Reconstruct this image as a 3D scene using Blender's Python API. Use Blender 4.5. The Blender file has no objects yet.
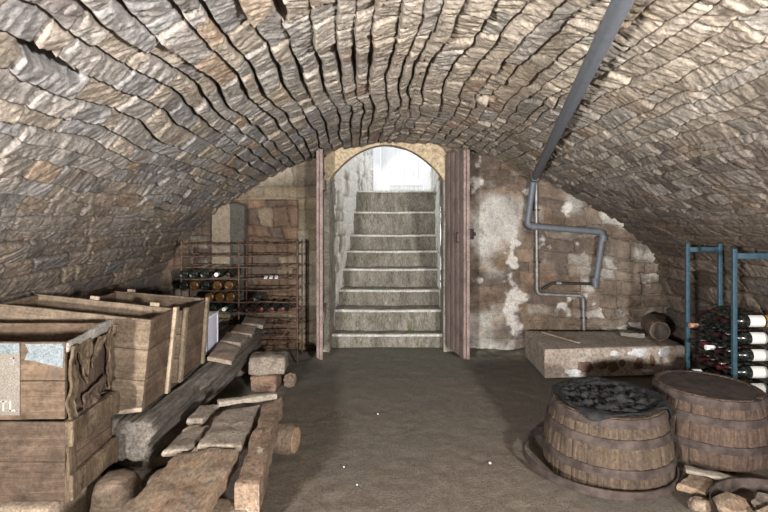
import bpy, bmesh, math, random
import numpy as np
from mathutils import Vector, Matrix, Euler, noise as mnoise

random.seed(7)
rng = np.random.default_rng(11)
C = bpy.context.scene.collection
sc = bpy.context.scene
R = math.radians
F, CU, CV, EYE = 520.0, 388.0, 208.0, 1.35


def on(u, v, z):
    """point at height z seen along the ray (u, v)"""
    y = (EYE - z) * F / (v - CV)
    return Vector(((u - CU) * y / F, y, z))


def at(u, v, y):
    return Vector(((u - CU) * y / F, y, EYE - (v - CV) * y / F))


# ------------------------------------------------------------------ noise
def _h(ix, iy, seed):
    n = (ix.astype(np.int64) * 374761393 + iy.astype(np.int64) * 668265263 + seed * 1274126177) & 0xffffffff
    n = ((n ^ (n >> 13)) * 1274126177) & 0xffffffff
    n = ((n ^ (n >> 15)) * 2246822519) & 0xffffffff
    return ((n ^ (n >> 16)) & 0xffff) / 65535.0


def vn(x, y, seed=0):
    ix, iy = np.floor(x), np.floor(y)
    fx, fy = x - ix, y - iy
    fx = fx * fx * (3 - 2 * fx)
    fy = fy * fy * (3 - 2 * fy)
    a, b = _h(ix, iy, seed), _h(ix + 1, iy, seed)
    c, d = _h(ix, iy + 1, seed), _h(ix + 1, iy + 1, seed)
    return ((a * (1 - fx) + b * fx) * (1 - fy) + (c * (1 - fx) + d * fx) * fy) * 2 - 1


def fbm(x, y, seed=0, o=4, g=.5):
    s, a, t = 0, 1.0, 0
    for i in range(o):
        s = s + a * vn(x * 2 ** i + 17.3 * i, y * 2 ** i - 9.1 * i, seed + i)
        t += a
        a *= g
    return s / t


def sstep(a, b, x):
    t = np.clip((x - a) / (b - a), 0, 1)
    return t * t * (3 - 2 * t)


# ------------------------------------------------------------------ tagging
def tag(o, label=None, cat=None, group=None, kind=None):
    if label: o['label'] = label
    if cat: o['category'] = cat
    if group: o['group'] = group
    if kind: o['kind'] = kind
    return o


def thing(name, label, cat, loc=(0, 0, 0), rot=(0, 0, 0), group=None):
    o = bpy.data.objects.new(name, None)
    o.empty_display_size = .05
    C.objects.link(o)
    o.location = loc
    o.rotation_euler = rot
    return tag(o, label, cat, group)


def copy_tree(o, parent=None):
    c = o.copy()
    C.objects.link(c)
    if parent: c.parent = parent
    for ch in list(o.children):
        copy_tree(ch, c)
    return c


def link(name, me, mat, parent=None, smooth=True):
    o = bpy.data.objects.new(name, me)
    if mat is not None:
        me.materials.clear()
        me.materials.append(mat)
    if smooth is True:
        me.polygons.foreach_set('use_smooth', [True] * len(me.polygons))
    C.objects.link(o)
    if parent: o.parent = parent
    return o


class MB:
    def __init__(self):
        self.v, self.f = [], []

    def add(self, vs, fs):
        b = len(self.v)
        self.v += [Vector(p) for p in vs]
        self.f += [tuple(i + b for i in q) for q in fs]
        return self

    def box(self, size, loc=(0, 0, 0), rot=(0, 0, 0), r=.003, seg=(1, 1, 1), amp=0., fr=8., seed=0, stretch=(1, 1, 1), warp=None):
        """rounded box, subdivided and roughened"""
        h = Vector(size) / 2
        r = min(r, min(h) * .95)

        def axis(n, hh):
            a = [-hh, -hh + r * .3, -hh + r]
            n = max(1, n)
            for i in range(1, n):
                a.append(-hh + r + (2 * hh - 2 * r) * i / n)
            return a + [hh - r, hh - r * .3, hh]
        ax = [axis(seg[i], h[i]) for i in range(3)]
        n = [len(a) - 1 for a in ax]
        idx, vs, fs = {}, [], []
        M = Euler(rot).to_matrix()
        L = Vector(loc)

        def vid(i, j, k):
            key = (i, j, k)
            if key in idx: return idx[key]
            p = Vector((ax[0][i], ax[1][j], ax[2][k]))
            q = Vector([max(-h[t] + r, min(h[t] - r, p[t])) for t in range(3)])
            d = p - q
            if d.length > 1e-9:
                nn = d.normalized()
                p = q + nn * r
            else:
                nn = Vector((0, 0, 1))
            if amp:
                s = Vector((p.x * stretch[0], p.y * stretch[1], p.z * stretch[2])) * fr + Vector((seed * 7.3, seed * 3.1, seed * 1.7))
                p = p + nn * (mnoise.fractal(s, .7, 2.2, 3) * amp)
            if warp: p = warp(p)
            idx[key] = len(vs)
            vs.append(M @ p + L)
            return idx[key]
        for a in range(3):
            b, c = (a + 1) % 3, (a + 2) % 3
            for side in (0, n[a]):
                for i in range(n[b]):
                    for j in range(n[c]):
                        q = []
                        for (di, dj) in ((0, 0), (1, 0), (1, 1), (0, 1)):
                            t = [0, 0, 0]
                            t[a], t[b], t[c] = side, i + di, j + dj
                            q.append(vid(*t))
                        if side == 0: q.reverse()
                        fs.append(q)
        return self.add(vs, fs)

    def tube(self, pts, r, n=10, cap=True):
        pts = [Vector(p) for p in pts]
        rs = r if isinstance(r, (list, tuple)) else [r] * len(pts)
        vs, fs = [], []
        up = None
        for i, p in enumerate(pts):
            if i == 0: t = pts[1] - p
            elif i == len(pts) - 1: t = p - pts[-2]
            else: t = (pts[i + 1] - p).normalized() + (p - pts[i - 1]).normalized()
            t.normalize()
            if up is None:
                up = Vector((0, 0, 1)) if abs(t.z) < .9 else Vector((1, 0, 0))
            a = t.cross(up).normalized()
            b = a.cross(t).normalized()
            up = b
            k = 1.0
            if 0 < i < len(pts) - 1:
                c = (pts[i + 1] - p).normalized().dot(t)
                k = 1 / max(.5, c)
            for j in range(n):
                w = 2 * math.pi * j / n
                vs.append(p + (a * math.cos(w) + b * math.sin(w)) * rs[i] * (1 if k == 1 else min(k, 1.25)))
        for i in range(len(pts) - 1):
            for j in range(n):
                fs.append((i * n + j, i * n + (j + 1) % n, (i + 1) * n + (j + 1) % n, (i + 1) * n + j))
        if cap:
            fs.append(tuple(range(n - 1, -1, -1)))
            fs.append(tuple((len(pts) - 1) * n + j for j in range(n)))
        return self.add(vs, fs)

    def lathe(self, prof, n=32, rfun=None, closed=False):
        """prof: list of (r, z); spun about z"""
        vs, fs = [], []
        for (r, z) in prof:
            for j in range(n):
                w = 2 * math.pi * j / n
                rr, zz = (r, z) if rfun is None else rfun(r, z, w)
                vs.append((rr * math.cos(w), rr * math.sin(w), zz))
        m = len(prof)
        for i in range(m if closed else m - 1):
            k = (i + 1) % m
            for j in range(n):
                fs.append((i * n + j, i * n + (j + 1) % n, k * n + (j + 1) % n, k * n + j))
        if not closed:
            if prof[0][0] < .0005 or True:
                fs.append(tuple(range(n - 1, -1, -1)))
                fs.append(tuple((m - 1) * n + j for j in range(n)))
        return self.add(vs, fs)

    def slab(self, poly, z0, z1, step=.03, rough=.006, amp=.006, fr=9., seed=0, rnd=.012, tilt=(0, 0)):
        """flat broken stone over an outline (list of xy), rough top"""
        poly = [Vector((p[0], p[1])) for p in poly]
        A = sum(poly[i].x * poly[(i + 1) % len(poly)].y - poly[(i + 1) % len(poly)].x * poly[i].y for i in range(len(poly)))
        if A < 0: poly.reverse()
        out = []
        for i in range(len(poly)):
            a, b = poly[i], poly[(i + 1) % len(poly)]
            k = max(1, int((b - a).length / step))
            nrm = Vector(((b - a).y, -(b - a).x)).normalized()
            for j in range(k):
                p = a.lerp(b, j / k)
                p = p + nrm * (mnoise.fractal(Vector((p.x * 14, p.y * 14, seed * 5.1)), .8, 2, 3) * rough - rough * .5)
                out.append(p)
        c = sum(out, Vector((0, 0))) / len(out)
        n = len(out)
        rings = [(1.0, z0 + rnd * .6, -rnd * .4), (1.0, (z0 + z1) / 2, 0), (1.0, z1 - rnd, 0), (1.0, z1 - rnd * .3, -rnd * .35), (1.0, z1, -rnd)]
        vs, fs = [], []
        for (s, z, off) in rings:
            for p in out:
                d = (p - c)
                L = d.length
                q = c + d * ((L + off) / L)
                rr = mnoise.fractal(Vector((q.x * 25, q.y * 25, z * 40 + seed)), .8, 2, 2) * amp * .6
                q = q + d.normalized() * rr
                vs.append([q.x, q.y, z])
        for s in (.88, .76, .64, .52, .4, .28, .14):
            for p in out:
                d = (p - c)
                q = c + d * s
                vs.append([q.x, q.y, z1])
        vs.append([c.x, c.y, z1])
        for i, q in enumerate(vs):
            if i >= n * 3:
                q[2] += mnoise.fractal(Vector((q[0] * fr, q[1] * fr, seed * 3.3)), .8, 2.1, 4) * amp
            q[2] += (q[0] - c.x) * tilt[0] + (q[1] - c.y) * tilt[1]
        m = (len(vs) - 1) // n
        for i in range(m - 1):
            for j in range(n):
                fs.append((i * n + j, i * n + (j + 1) % n, (i + 1) * n + (j + 1) % n, (i + 1) * n + j))
        for j in range(n):
            fs.append(((m - 1) * n + j, (m - 1) * n + (j + 1) % n, len(vs) - 1))
        fs.append(tuple(range(n - 1, -1, -1)))
        return self.add(vs, fs)

    def rock(self, size, loc, seed=0, amp=.25, n=2, rot=(0, 0, 0)):
        bm = bmesh.new()
        bmesh.ops.create_icosphere(bm, subdivisions=n + 1, radius=1)
        M = Euler(rot).to_matrix()
        vs = []
        for v in bm.verts:
            p = v.co.copy()
            mx = max(abs(p.x), abs(p.y), abs(p.z))
            p = p.lerp(p / mx, .45)
            p *= 1 + amp * mnoise.fractal(p * 1.3 + Vector((seed * 3.1, seed, -seed)), .8, 2.1, 3)
            vs.append(M @ Vector((p.x * size[0] / 2, p.y * size[1] / 2, p.z * size[2] / 2)) + Vector(loc))
        fs = [[v.index for v in f.verts] for f in bm.faces]
        bm.free()
        return self.add(vs, fs)

    def mesh(self, name):
        me = bpy.data.meshes.new(name)
        me.from_pydata([tuple(v) for v in self.v], [], self.f)
        me.update()
        return me

    def build(self, name, mat, parent=None, smooth=True, angle=None):
        me = self.mesh(name)
        bm = bmesh.new()
        bm.from_mesh(me)
        bmesh.ops.recalc_face_normals(bm, faces=bm.faces)
        bm.to_mesh(me)
        bm.free()
        o = link(name, me, mat, parent, smooth)
        if smooth:
            try:
                me.set_sharp_from_angle(angle=R(angle or 40))
            except Exception:
                pass
        return o


def grid_mesh(name, P, col=None, keep=None):
    """P: (n, m, 3) numpy points -> one connected sheet"""
    n, m = P.shape[:2]
    idx = np.arange(n * m).reshape(n, m)
    q = np.stack([idx[:-1, :-1], idx[:-1, 1:], idx[1:, 1:], idx[1:, :-1]], -1).reshape(-1, 4)
    if keep is not None:
        q = q[keep.reshape(-1)]
        used = np.unique(q)
        mp = np.full(n * m, -1)
        mp[used] = np.arange(len(used))
        q = mp[q]
        P = P.reshape(-1, 3)[used]
        if col is not None: col = col.reshape(-1, 3)[used]
    P = P.reshape(-1, 3)
    me = bpy.data.meshes.new(name)
    me.vertices.add(len(P))
    me.vertices.foreach_set('co', P.astype(np.float32).ravel())
    me.loops.add(q.size)
    me.loops.foreach_set('vertex_index', q.astype(np.int32).ravel())
    me.polygons.add(len(q))
    me.polygons.foreach_set('loop_start', np.arange(0, q.size, 4, dtype=np.int32))
    me.polygons.foreach_set('loop_total', np.full(len(q), 4, dtype=np.int32))
    me.polygons.foreach_set('use_smooth', np.ones(len(q), dtype=bool))
    me.update(calc_edges=True)
    if col is not None:
        a = me.attributes.new('stone', 'FLOAT_COLOR', 'POINT')
        c4 = np.ones((len(P), 4), dtype=np.float32)
        c4[:, :3] = col.reshape(-1, 3)
        a.data.foreach_set('color', c4.ravel())
    me.validate()
    return me


# ------------------------------------------------------------------ materials
def nodes_of(name):
    m = bpy.data.materials.new(name)
    m.use_nodes = True
    nt = m.node_tree
    b = nt.nodes['Principled BSDF']
    b.inputs['Specular IOR Level'].default_value = .25
    return m, nt, b


def N(nt, typ, **kw):
    n = nt.nodes.new(typ)
    for k, v in kw.items():
        if k in n.inputs: n.inputs[k].default_value = v
        else: setattr(n, k, v)
    return n


def ramp(nt, fac, stops):
    r = nt.nodes.new('ShaderNodeValToRGB')
    e = r.color_ramp.elements
    while len(e) < len(stops): e.new(.5)
    for i, (p, c) in enumerate(stops):
        e[i].position = p
        e[i].color = (*c, 1)
    nt.links.new(fac, r.inputs[0])
    return r.outputs[0]


def mixc(nt, fac, a, b, mode='MIX'):
    m = nt.nodes.new('ShaderNodeMix')
    m.data_type = 'RGBA'
    m.blend_type = mode
    for s, x in ((m.inputs[0], fac), (m.inputs[6], a), (m.inputs[7], b)):
        if hasattr(x, 'is_linked') or isinstance(x, bpy.types.NodeSocket): nt.links.new(x, s)
        elif isinstance(x, (int, float)): s.default_value = x
        else: s.default_value = (*x, 1)
    return m.outputs[2]


def mapping(nt, scale=(1, 1, 1), coord='Object', rot=(0, 0, 0)):
    t = nt.nodes.new('ShaderNodeTexCoord')
    m = nt.nodes.new('ShaderNodeMapping')
    m.inputs['Scale'].default_value = scale
    m.inputs['Rotation'].default_value = rot
    nt.links.new(t.outputs[coord], m.inputs[0])
    return m.outputs[0]


def noise(nt, vec, scale, detail=5, rough=.6, dist=0):
    n = N(nt, 'ShaderNodeTexNoise', Scale=scale, Detail=detail, Roughness=rough, Distortion=dist)
    nt.links.new(vec, n.inputs['Vector'])
    return n.outputs[0]


def bump(nt, b, h, strength, dist, prev=None):
    n = N(nt, 'ShaderNodeBump', Strength=strength, Distance=dist)
    nt.links.new(h, n.inputs['Height'])
    if prev is not None: nt.links.new(prev, n.inputs['Normal'])
    nt.links.new(n.outputs[0], b.inputs['Normal'])
    return n.outputs[0]


def stone_attr_mat(name, fine=60, var=.5, bs=.5):
    m, nt, b = nodes_of(name)
    a = N(nt, 'ShaderNodeAttribute', attribute_name='stone')
    v = mapping(nt)
    n1 = noise(nt, v, 22, 8, .7)
    n2 = noise(nt, v, 95, 6, .75)
    k = ramp(nt, n1, [(.25, (1 - var,) * 3), (.5, (1, 1, 1)), (.78, (1 + var * .5,) * 3)])
    c = mixc(nt, 1.0, a.outputs['Color'], k, 'MULTIPLY')
    k2 = ramp(nt, n2, [(.32, (.55,) * 3), (.5, (1,) * 3), (.68, (1.4,) * 3)])
    c = mixc(nt, 1.0, c, k2, 'MULTIPLY')
    nt.links.new(c, b.inputs['Base Color'])
    b.inputs['Roughness'].default_value = .95
    b.inputs['Specular IOR Level'].default_value = .15
    p = bump(nt, b, n1, bs, .012)
    bump(nt, b, n2, bs * .9, .006, p)
    return m


def stone_mat(name, cols, scale=9, rough=.9, speck=None, bs=.5, stretch=(1, 1, 1)):
    m, nt, b = nodes_of(name)
    v = mapping(nt, stretch)
    n1 = noise(nt, v, scale, 8, .68, .3)
    n2 = noise(nt, v, scale * 7, 5, .7)
    k = len(cols)
    c = ramp(nt, n1, [(.28 + .44 * i / (k - 1), cols[i]) for i in range(k)])
    c = mixc(nt, 1.0, c, ramp(nt, n2, [(.33, (.5,) * 3), (.5, (1,) * 3), (.68, (1.45,) * 3)]), 'MULTIPLY')
    if speck:
        n3 = noise(nt, v, scale * .8, 6, .75, .6)
        f = ramp(nt, n3, [(speck[1], (0, 0, 0)), (speck[1] + .05, (1, 1, 1))])
        c = mixc(nt, f, c, speck[0])
    nt.links.new(c, b.inputs['Base Color'])
    b.inputs['Roughness'].default_value = rough
    p = bump(nt, b, n1, bs, .012)
    bump(nt, b, n2, bs * .9, .006, p)
    return m


def wood_mat(name, c1, c2, c3, axis='x', scale=1.0, bs=.45, stain=None, rough=.85):
    m, nt, b = nodes_of(name)
    st = {'x': (1.2, 26, 26), 'y': (26, 1.2, 26), 'z': (26, 26, 1.2)}[axis]
    v = mapping(nt, tuple(s * scale for s in st))
    v2 = mapping(nt)
    g = noise(nt, v, 2.2, 8, .75, .8)
    blot = noise(nt, v2, 7, 8, .72)
    spk = noise(nt, v2, 60, 6, .75)
    c = ramp(nt, g, [(.3, c1), (.5, c2), (.72, c3)])
    c = mixc(nt, 1.0, c, ramp(nt, blot, [(.3, (.6, .58, .56)), (.5, (1, 1, 1)), (.7, (1.35, 1.33, 1.3))]), 'MULTIPLY')
    c = mixc(nt, 1.0, c, ramp(nt, spk, [(.35, (.62,) * 3), (.5, (1,) * 3), (.68, (1.35,) * 3)]), 'MULTIPLY')
    if stain:
        n3 = noise(nt, v2, stain[2], 6, .7, .4)
        f = ramp(nt, n3, [(stain[1], (0, 0, 0)), (stain[1] + .1, (.8,) * 3)])
        c = mixc(nt, f, c, stain[0])
    nt.links.new(c, b.inputs['Base Color'])
    b.inputs['Roughness'].default_value = rough
    p = bump(nt, b, g, bs, .006)
    bump(nt, b, noise(nt, v2, 70, 4, .7), bs * .6, .003, p)
    return m


def plain_mat(name, col, rough=.6, metal=0., var=.25, scale=30, bs=.15, c2=None, spec=.3):
    m, nt, b = nodes_of(name)
    v = mapping(nt)
    n = noise(nt, v, scale, 6, .65)
    if c2: c = ramp(nt, n, [(.38, col), (.62, c2)])
    else:
        c = ramp(nt, n, [(.3, tuple(x * (1 - var) for x in col)), (.7, tuple(x * (1 + var) for x in col))])
    nt.links.new(c, b.inputs['Base Color'])
    b.inputs['Roughness'].default_value = rough
    b.inputs['Metallic'].default_value = metal
    b.inputs['Specular IOR Level'].default_value = spec
    if bs: bump(nt, b, n, bs, .004)
    return m


def glass_mat(name, col, trans=.0):
    m, nt, b = nodes_of(name)
    v = mapping(nt)
    n = noise(nt, v, 40, 5, .7)          # dust
    c = mixc(nt, ramp(nt, n, [(.5, (0, 0, 0)), (.75, (.35,) * 3)]), col, (.16, .14, .12))
    nt.links.new(c, b.inputs['Base Color'])
    nt.links.new(ramp(nt, n, [(.4, (.08,) * 3), (.75, (.5,) * 3)]), b.inputs['Roughness'])
    b.inputs['Specular IOR Level'].default_value = .55
    b.inputs['Transmission Weight'].default_value = trans
    return m


M = {}
M['vault'] = stone_attr_mat('rubble vault stone', var=.34, bs=.55)
M['endwall'] = stone_attr_mat('rubble wall stone', var=.4, bs=.55)
M['plaster'] = stone_mat('flaking plaster', [(.24, .225, .2), (.5, .48, .44), (.66, .65, .61)], 6, speck=((.16, .13, .1), .62), bs=.7)
M['step'] = stone_mat('damp sandstone step', [(0.078, 0.071, 0.057), (0.160, 0.146, 0.122), (0.250, 0.232, 0.203)], 5, speck=((0.078, 0.086, 0.038), .6), bs=.5, stretch=(2.2, 1, .8))
M['surround'] = stone_mat('buff limestone', [(.22, .17, .11), (.36, .285, .19), (.3, .25, .185)], 5, bs=.4)
M['nosing'] = stone_mat('skylit worn step edge', [(0.345, 0.333, 0.287), (0.529, 0.517, 0.483)], 8, bs=.4)  # paled to carry the daylight that catches the step edges
M['jamb'] = stone_mat('stained plaster jamb', [(.09, .075, .06), (.2, .18, .15), (.33, .31, .28)], 7, bs=.6)
M['slab'] = stone_mat('brown flagstone', [(0.085, 0.058, 0.041), (0.211, 0.142, 0.095), (0.170, 0.130, 0.098), (0.314, 0.214, 0.131)], 9, speck=((0.467, 0.396, 0.328), .66), bs=.8, stretch=(1.6, .7, 1))
M['slabgrey'] = stone_mat('grey brown flagstone', [(0.098, 0.078, 0.064), (0.184, 0.152, 0.123), (0.246, 0.209, 0.172)], 10, speck=((0.451, 0.426, 0.385), .69), bs=.7)
M['kerb'] = stone_mat('brown kerb stone', [(0.077, 0.051, 0.036), (0.162, 0.112, 0.079), (0.216, 0.159, 0.115)], 9, speck=((0.391, 0.340, 0.290), .61), bs=.7)
M['redstone'] = stone_mat('reddish stone', [(0.095, 0.061, 0.044), (0.177, 0.112, 0.078), (0.170, 0.129, 0.102)], 10)
M['rubble'] = stone_mat('brown rubble', [(0.107, 0.077, 0.058), (0.191, 0.146, 0.107), (0.275, 0.214, 0.153)], 12)
M['pale'] = stone_mat('pale stone', [(0.143, 0.128, 0.110), (0.214, 0.196, 0.172)], 12)
M['block'] = stone_mat('pale concrete block', [(0.174, 0.141, 0.111), (0.244, 0.202, 0.168), (0.290, 0.247, 0.217)], 6, bs=.35)
M['white'] = stone_mat('white crust', [(0.374, 0.374, 0.381), (0.510, 0.510, 0.517)], 18)
M['rustmark'] = stone_mat('rust brown mark', [(.07, .045, .035), (.15, .09, .065)], 20)
M['crate'] = wood_mat('old crate wood', (0.049, 0.032, 0.021), (0.089, 0.060, 0.040), (0.126, 0.088, 0.061), 'x', stain=((0.076, 0.058, 0.045), .62, 5))
M['cratedark'] = wood_mat('stained crate wood', (0.034, 0.022, 0.014), (0.062, 0.042, 0.030), (0.096, 0.068, 0.048), 'x', stain=((0.045, 0.030, 0.019), .58, 5))
M['cratepale'] = wood_mat('pale crate wood', (0.083, 0.060, 0.043), (0.140, 0.104, 0.073), (0.187, 0.144, 0.106), 'x', stain=((0.115, 0.083, 0.056), .6, 5))
M['crateend'] = wood_mat('crate end wood', (0.061, 0.040, 0.027), (0.109, 0.075, 0.052), (0.162, 0.116, 0.083), 'y', stain=((0.098, 0.071, 0.051), .58, 6))
M['batten'] = wood_mat('pale batten', (0.168, 0.126, 0.087), (0.246, 0.193, 0.137), (0.302, 0.246, 0.185), 'z')
M['bark'] = wood_mat('torn rotten wood', (0.044, 0.031, 0.020), (0.098, 0.069, 0.044), (0.178, 0.138, 0.098), 'z', bs=1., stain=((0.031, 0.023, 0.015), .55, 14))
M['darkwood'] = wood_mat('dark rotten wood', (0.036, 0.024, 0.018), (0.072, 0.048, 0.036), (0.120, 0.084, 0.060), 'z', bs=1.)
M['bluewhite'] = stone_mat('faded blue paint', [(0.089, 0.103, 0.112), (0.138, 0.158, 0.170), (0.161, 0.165, 0.161)], 22, bs=.3)
M['whiterim'] = stone_mat('worn white paint', [(0.153, 0.134, 0.115), (0.268, 0.255, 0.235)], 20, bs=.4)
M['paper'] = stone_mat('old paper label', [(0.130, 0.112, 0.095), (0.164, 0.145, 0.123)], 25, bs=.1)
M['ink'] = plain_mat('faded ink', (.2, .18, .18), .8)
M['paleink'] = plain_mat('pale lettering', (.27, .24, .21), .8)
M['beam'] = wood_mat('weathered grey timber', (0.030, 0.024, 0.020), (0.095, 0.083, 0.071), (0.167, 0.147, 0.129), 'y', scale=.8, bs=1., stain=((0.108, 0.083, 0.058), .68, 4))
M['board'] = wood_mat('grey brown board', (0.131, 0.100, 0.077), (0.221, 0.172, 0.134), (0.291, 0.238, 0.191), 'x')
M['lath'] = wood_mat('pale lath', (0.135, 0.112, 0.090), (0.188, 0.161, 0.130), (0.224, 0.197, 0.166), 'x')
M['log'] = wood_mat('log bark', (0.064, 0.046, 0.034), (0.120, 0.088, 0.064), (0.176, 0.132, 0.096), 'x', bs=1.)
M['logend'] = stone_mat('log end grain', [(.18, .12, .075), (.32, .22, .14)], 14)
M['card'] = plain_mat('lavender white card', (.5, .5, .62), .7, var=.08)
M['cardwhite'] = plain_mat('white card', (.72, .72, .76), .7, var=.05)
M['cardgap'] = plain_mat('dark printed band', (.12, .11, .14), .8)
M['doorwood'] = wood_mat('red brown door wood', (0.122, 0.091, 0.081), (0.170, 0.130, 0.118), (0.219, 0.170, 0.156), 'z', scale=.7, bs=.3)
M['dooredge'] = wood_mat('worn pink door edge', (0.123, 0.087, 0.079), (0.196, 0.145, 0.133), (0.246, 0.191, 0.177), 'z', scale=.7, bs=.3)
M['iron'] = plain_mat('dark iron', (.035, .03, .028), .55, .6)
M['rust'] = plain_mat('rusty wire', (.05, .03, .022), .75, .3, c2=(.12, .075, .055))
M['bluesteel'] = plain_mat('blue painted steel', (.022, .05, .068), .5, 0, var=.3)
M['pvc'] = plain_mat('grey plastic pipe', (0.090, 0.099, 0.114), .5, 0, var=.15)
M['steelpipe'] = plain_mat('galvanised pipe', (0.136, 0.132, 0.128), .5, .5, c2=(0.240, 0.232, 0.224))
M['stave'] = wood_mat('barrel staves', (0.033, 0.022, 0.017), (0.065, 0.046, 0.032), (0.110, 0.082, 0.057), 'z', bs=.9, stain=((0.145, 0.109, 0.069), .68, 7))
M['stavedark'] = wood_mat('brown barrel staves', (0.035, 0.022, 0.017), (0.065, 0.043, 0.032), (0.099, 0.067, 0.049), 'z', bs=.9, stain=((0.127, 0.089, 0.059), .66, 5))
M['head'] = wood_mat('barrel head boards', (0.197, 0.146, 0.105), (0.338, 0.249, 0.180), (0.460, 0.344, 0.253), 'x', bs=.5)
M['hoop'] = plain_mat('rusty hoop', (0.032, 0.023, 0.020), .8, .2, c2=(0.072, 0.054, 0.047), scale=18, bs=.5)
M['cloth'] = plain_mat('charcoal cloth', (0.006, 0.006, 0.006), .85, 0, c2=(0.018, 0.018, 0.019), scale=25, bs=.8)
M['whitedoor'] = plain_mat('white painted wood', (.8, .81, .83), .5, var=.03, bs=.05)
M['whitewall'] = stone_mat('pale rendered wall', [(.6, .58, .54), (.75, .74, .72)], 4, bs=.3)
M['yard'] = stone_mat('yard paving', [(.4, .39, .36), (.55, .53, .5)], 6)
M['soil'] = stone_mat('earth and rubble bank', [(.09, .07, .055), (.19, .15, .12)], 8, bs=.8)
M['gblack'] = glass_mat('dark green glass', (.006, .009, .007))
M['gbrown'] = glass_mat('dark brown glass', (.012, .007, .005))
M['gamber'] = glass_mat('amber glass', (0.068, 0.031, 0.007))
M['winelabel'] = plain_mat('white wine label', (0.496, 0.489, 0.468), .7, var=.06)
M['orangelabel'] = plain_mat('orange paper strip', (.5, .26, .06), .7)
M['capred'] = plain_mat('red capsule', (.06, .01, .011), .35, .1)
M['capdark'] = plain_mat('dark red capsule', (.016, .006, .007), .35, .1)
M['capblack'] = plain_mat('black capsule', (.012, .012, .014), .35, .2)
M['capwhite'] = plain_mat('white capsule', (.72, .72, .7), .4)
M['capcopper'] = plain_mat('copper capsule', (.4, .22, .16), .4, .3)

# floor material
m, nt, b = nodes_of('trodden earth floor')
v = mapping(nt)
nb = noise(nt, v, 1.3, 6, .6)
nm = noise(nt, v, 14, 8, .7)
nf = noise(nt, v, 110, 4, .65)
c = ramp(nt, nm, [(.25, (.082, .063, .048)), (.5, (.128, .103, .081)), (.75, (.178, .146, .117))])
c = mixc(nt, ramp(nt, nb, [(.4, (0, 0, 0)), (.65, (.7,) * 3)]), c, (.11, .097, .082))
sx = nt.nodes.new('ShaderNodeSeparateXYZ')
nt.links.new(v, sx.inputs[0])
mr = N(nt, 'ShaderNodeMapRange')
mr.inputs[1].default_value, mr.inputs[2].default_value = 2.7, 4.4
mr.inputs[4].default_value = .75
nt.links.new(sx.outputs[1], mr.inputs[0])
c = mixc(nt, mr.outputs[0], c, (.105, .1, .082))      # damp greenish earth by the steps
c = mixc(nt, 1.0, c, ramp(nt, nf, [(.3, (.62,) * 3), (.68, (1.35,) * 3)]), 'MULTIPLY')
nt.links.new(c, b.inputs['Base Color'])
b.inputs['Roughness'].default_value = .88
p = bump(nt, b, nm, .5, .015)
bump(nt, b, nf, .6, .006, p)
M['floor'] = m

# ------------------------------------------------------------------ camera
cam = bpy.data.cameras.new('camera')
cam.sensor_width = 36
cam.lens = 36 * F / 768
cam.shift_x = -(CU - 384) / 768
cam.shift_y = -(256 - CV) / 768
cam.clip_start = .05
co = bpy.data.objects.new('camera', cam)
C.objects.link(co)
co.location = (0, 0, EYE)
co.rotation_euler = (R(90), 0, 0)
sc.camera = co


# ------------------------------------------------------------------ masonry fields
def masonry(S, T, seed, cw=(.08, .13), ln=(.15, .35), warp=.02, shear=0., lf=None):
    g = np.random.default_rng(seed)
    S2 = S + warp * fbm(T * 1.1, S * 1.3, seed, 3) + .008 * vn(T * 7, S * 7, seed + 5) + .003 * vn(T * 25, S * 25, seed + 6)
    lo, hi = S2.min() - .2, S2.max() + .2
    w = g.uniform(cw[0], cw[1], int((hi - lo) / cw[0]) + 4)
    B = lo + np.concatenate([[0], np.cumsum(w)])
    k = np.clip(np.searchsorted(B, S2) - 1, 0, len(B) - 2)
    a, bb = B[k], B[k + 1]
    fs = (S2 - a) / (bb - a)
    ds = np.minimum(S2 - a, bb - S2)
    T2 = T + .014 * vn(S * 14, T * 14, seed + 8) + .004 * vn(S * 45, T * 45, seed + 9) + shear * (fs - .5) * (bb - a)
    dt = np.zeros_like(S)
    ft = np.zeros_like(S)
    ids = np.zeros(S.shape, dtype=np.int64)
    tlo, thi = T2.min() - .5, T2.max() + .5
    for c in range(k.min(), k.max() + 1):
        mk = k == c
        if not mk.any(): continue
        L = g.uniform(ln[0], ln[1], int((thi - tlo) / ln[0]) + 3) * g.choice([.6, 1, 1, 1.25], int((thi - tlo) / ln[0]) + 3)
        J = tlo + g.uniform(0, .2) + np.concatenate([[-.3], np.cumsum(L)])
        t = T2[mk]
        i = np.clip(np.searchsorted(J, t) - 1, 0, len(J) - 2)
        dt[mk] = np.minimum(t - J[i], J[i + 1] - t)
        ft[mk] = (t - J[i]) / (J[i + 1] - J[i])
        ids[mk] = c * 997 + i
    return dict(ds=ds, dt=dt, fs=fs, ft=ft, id=ids, k=k)


def rnd(ids, seed):
    return _h(ids, ids * 0 + 3, seed)


def edge(d, w):
    e = np.clip(d / w, 0, 1)
    return np.sqrt(np.clip(1 - (1 - e) ** 2, 0, 1))


def palette(r, cols, weights):
    w = np.cumsum(np.array(weights) / sum(weights))
    i = np.clip(np.searchsorted(w, r), 0, len(cols) - 1)
    return np.array(cols)[i]


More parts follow.
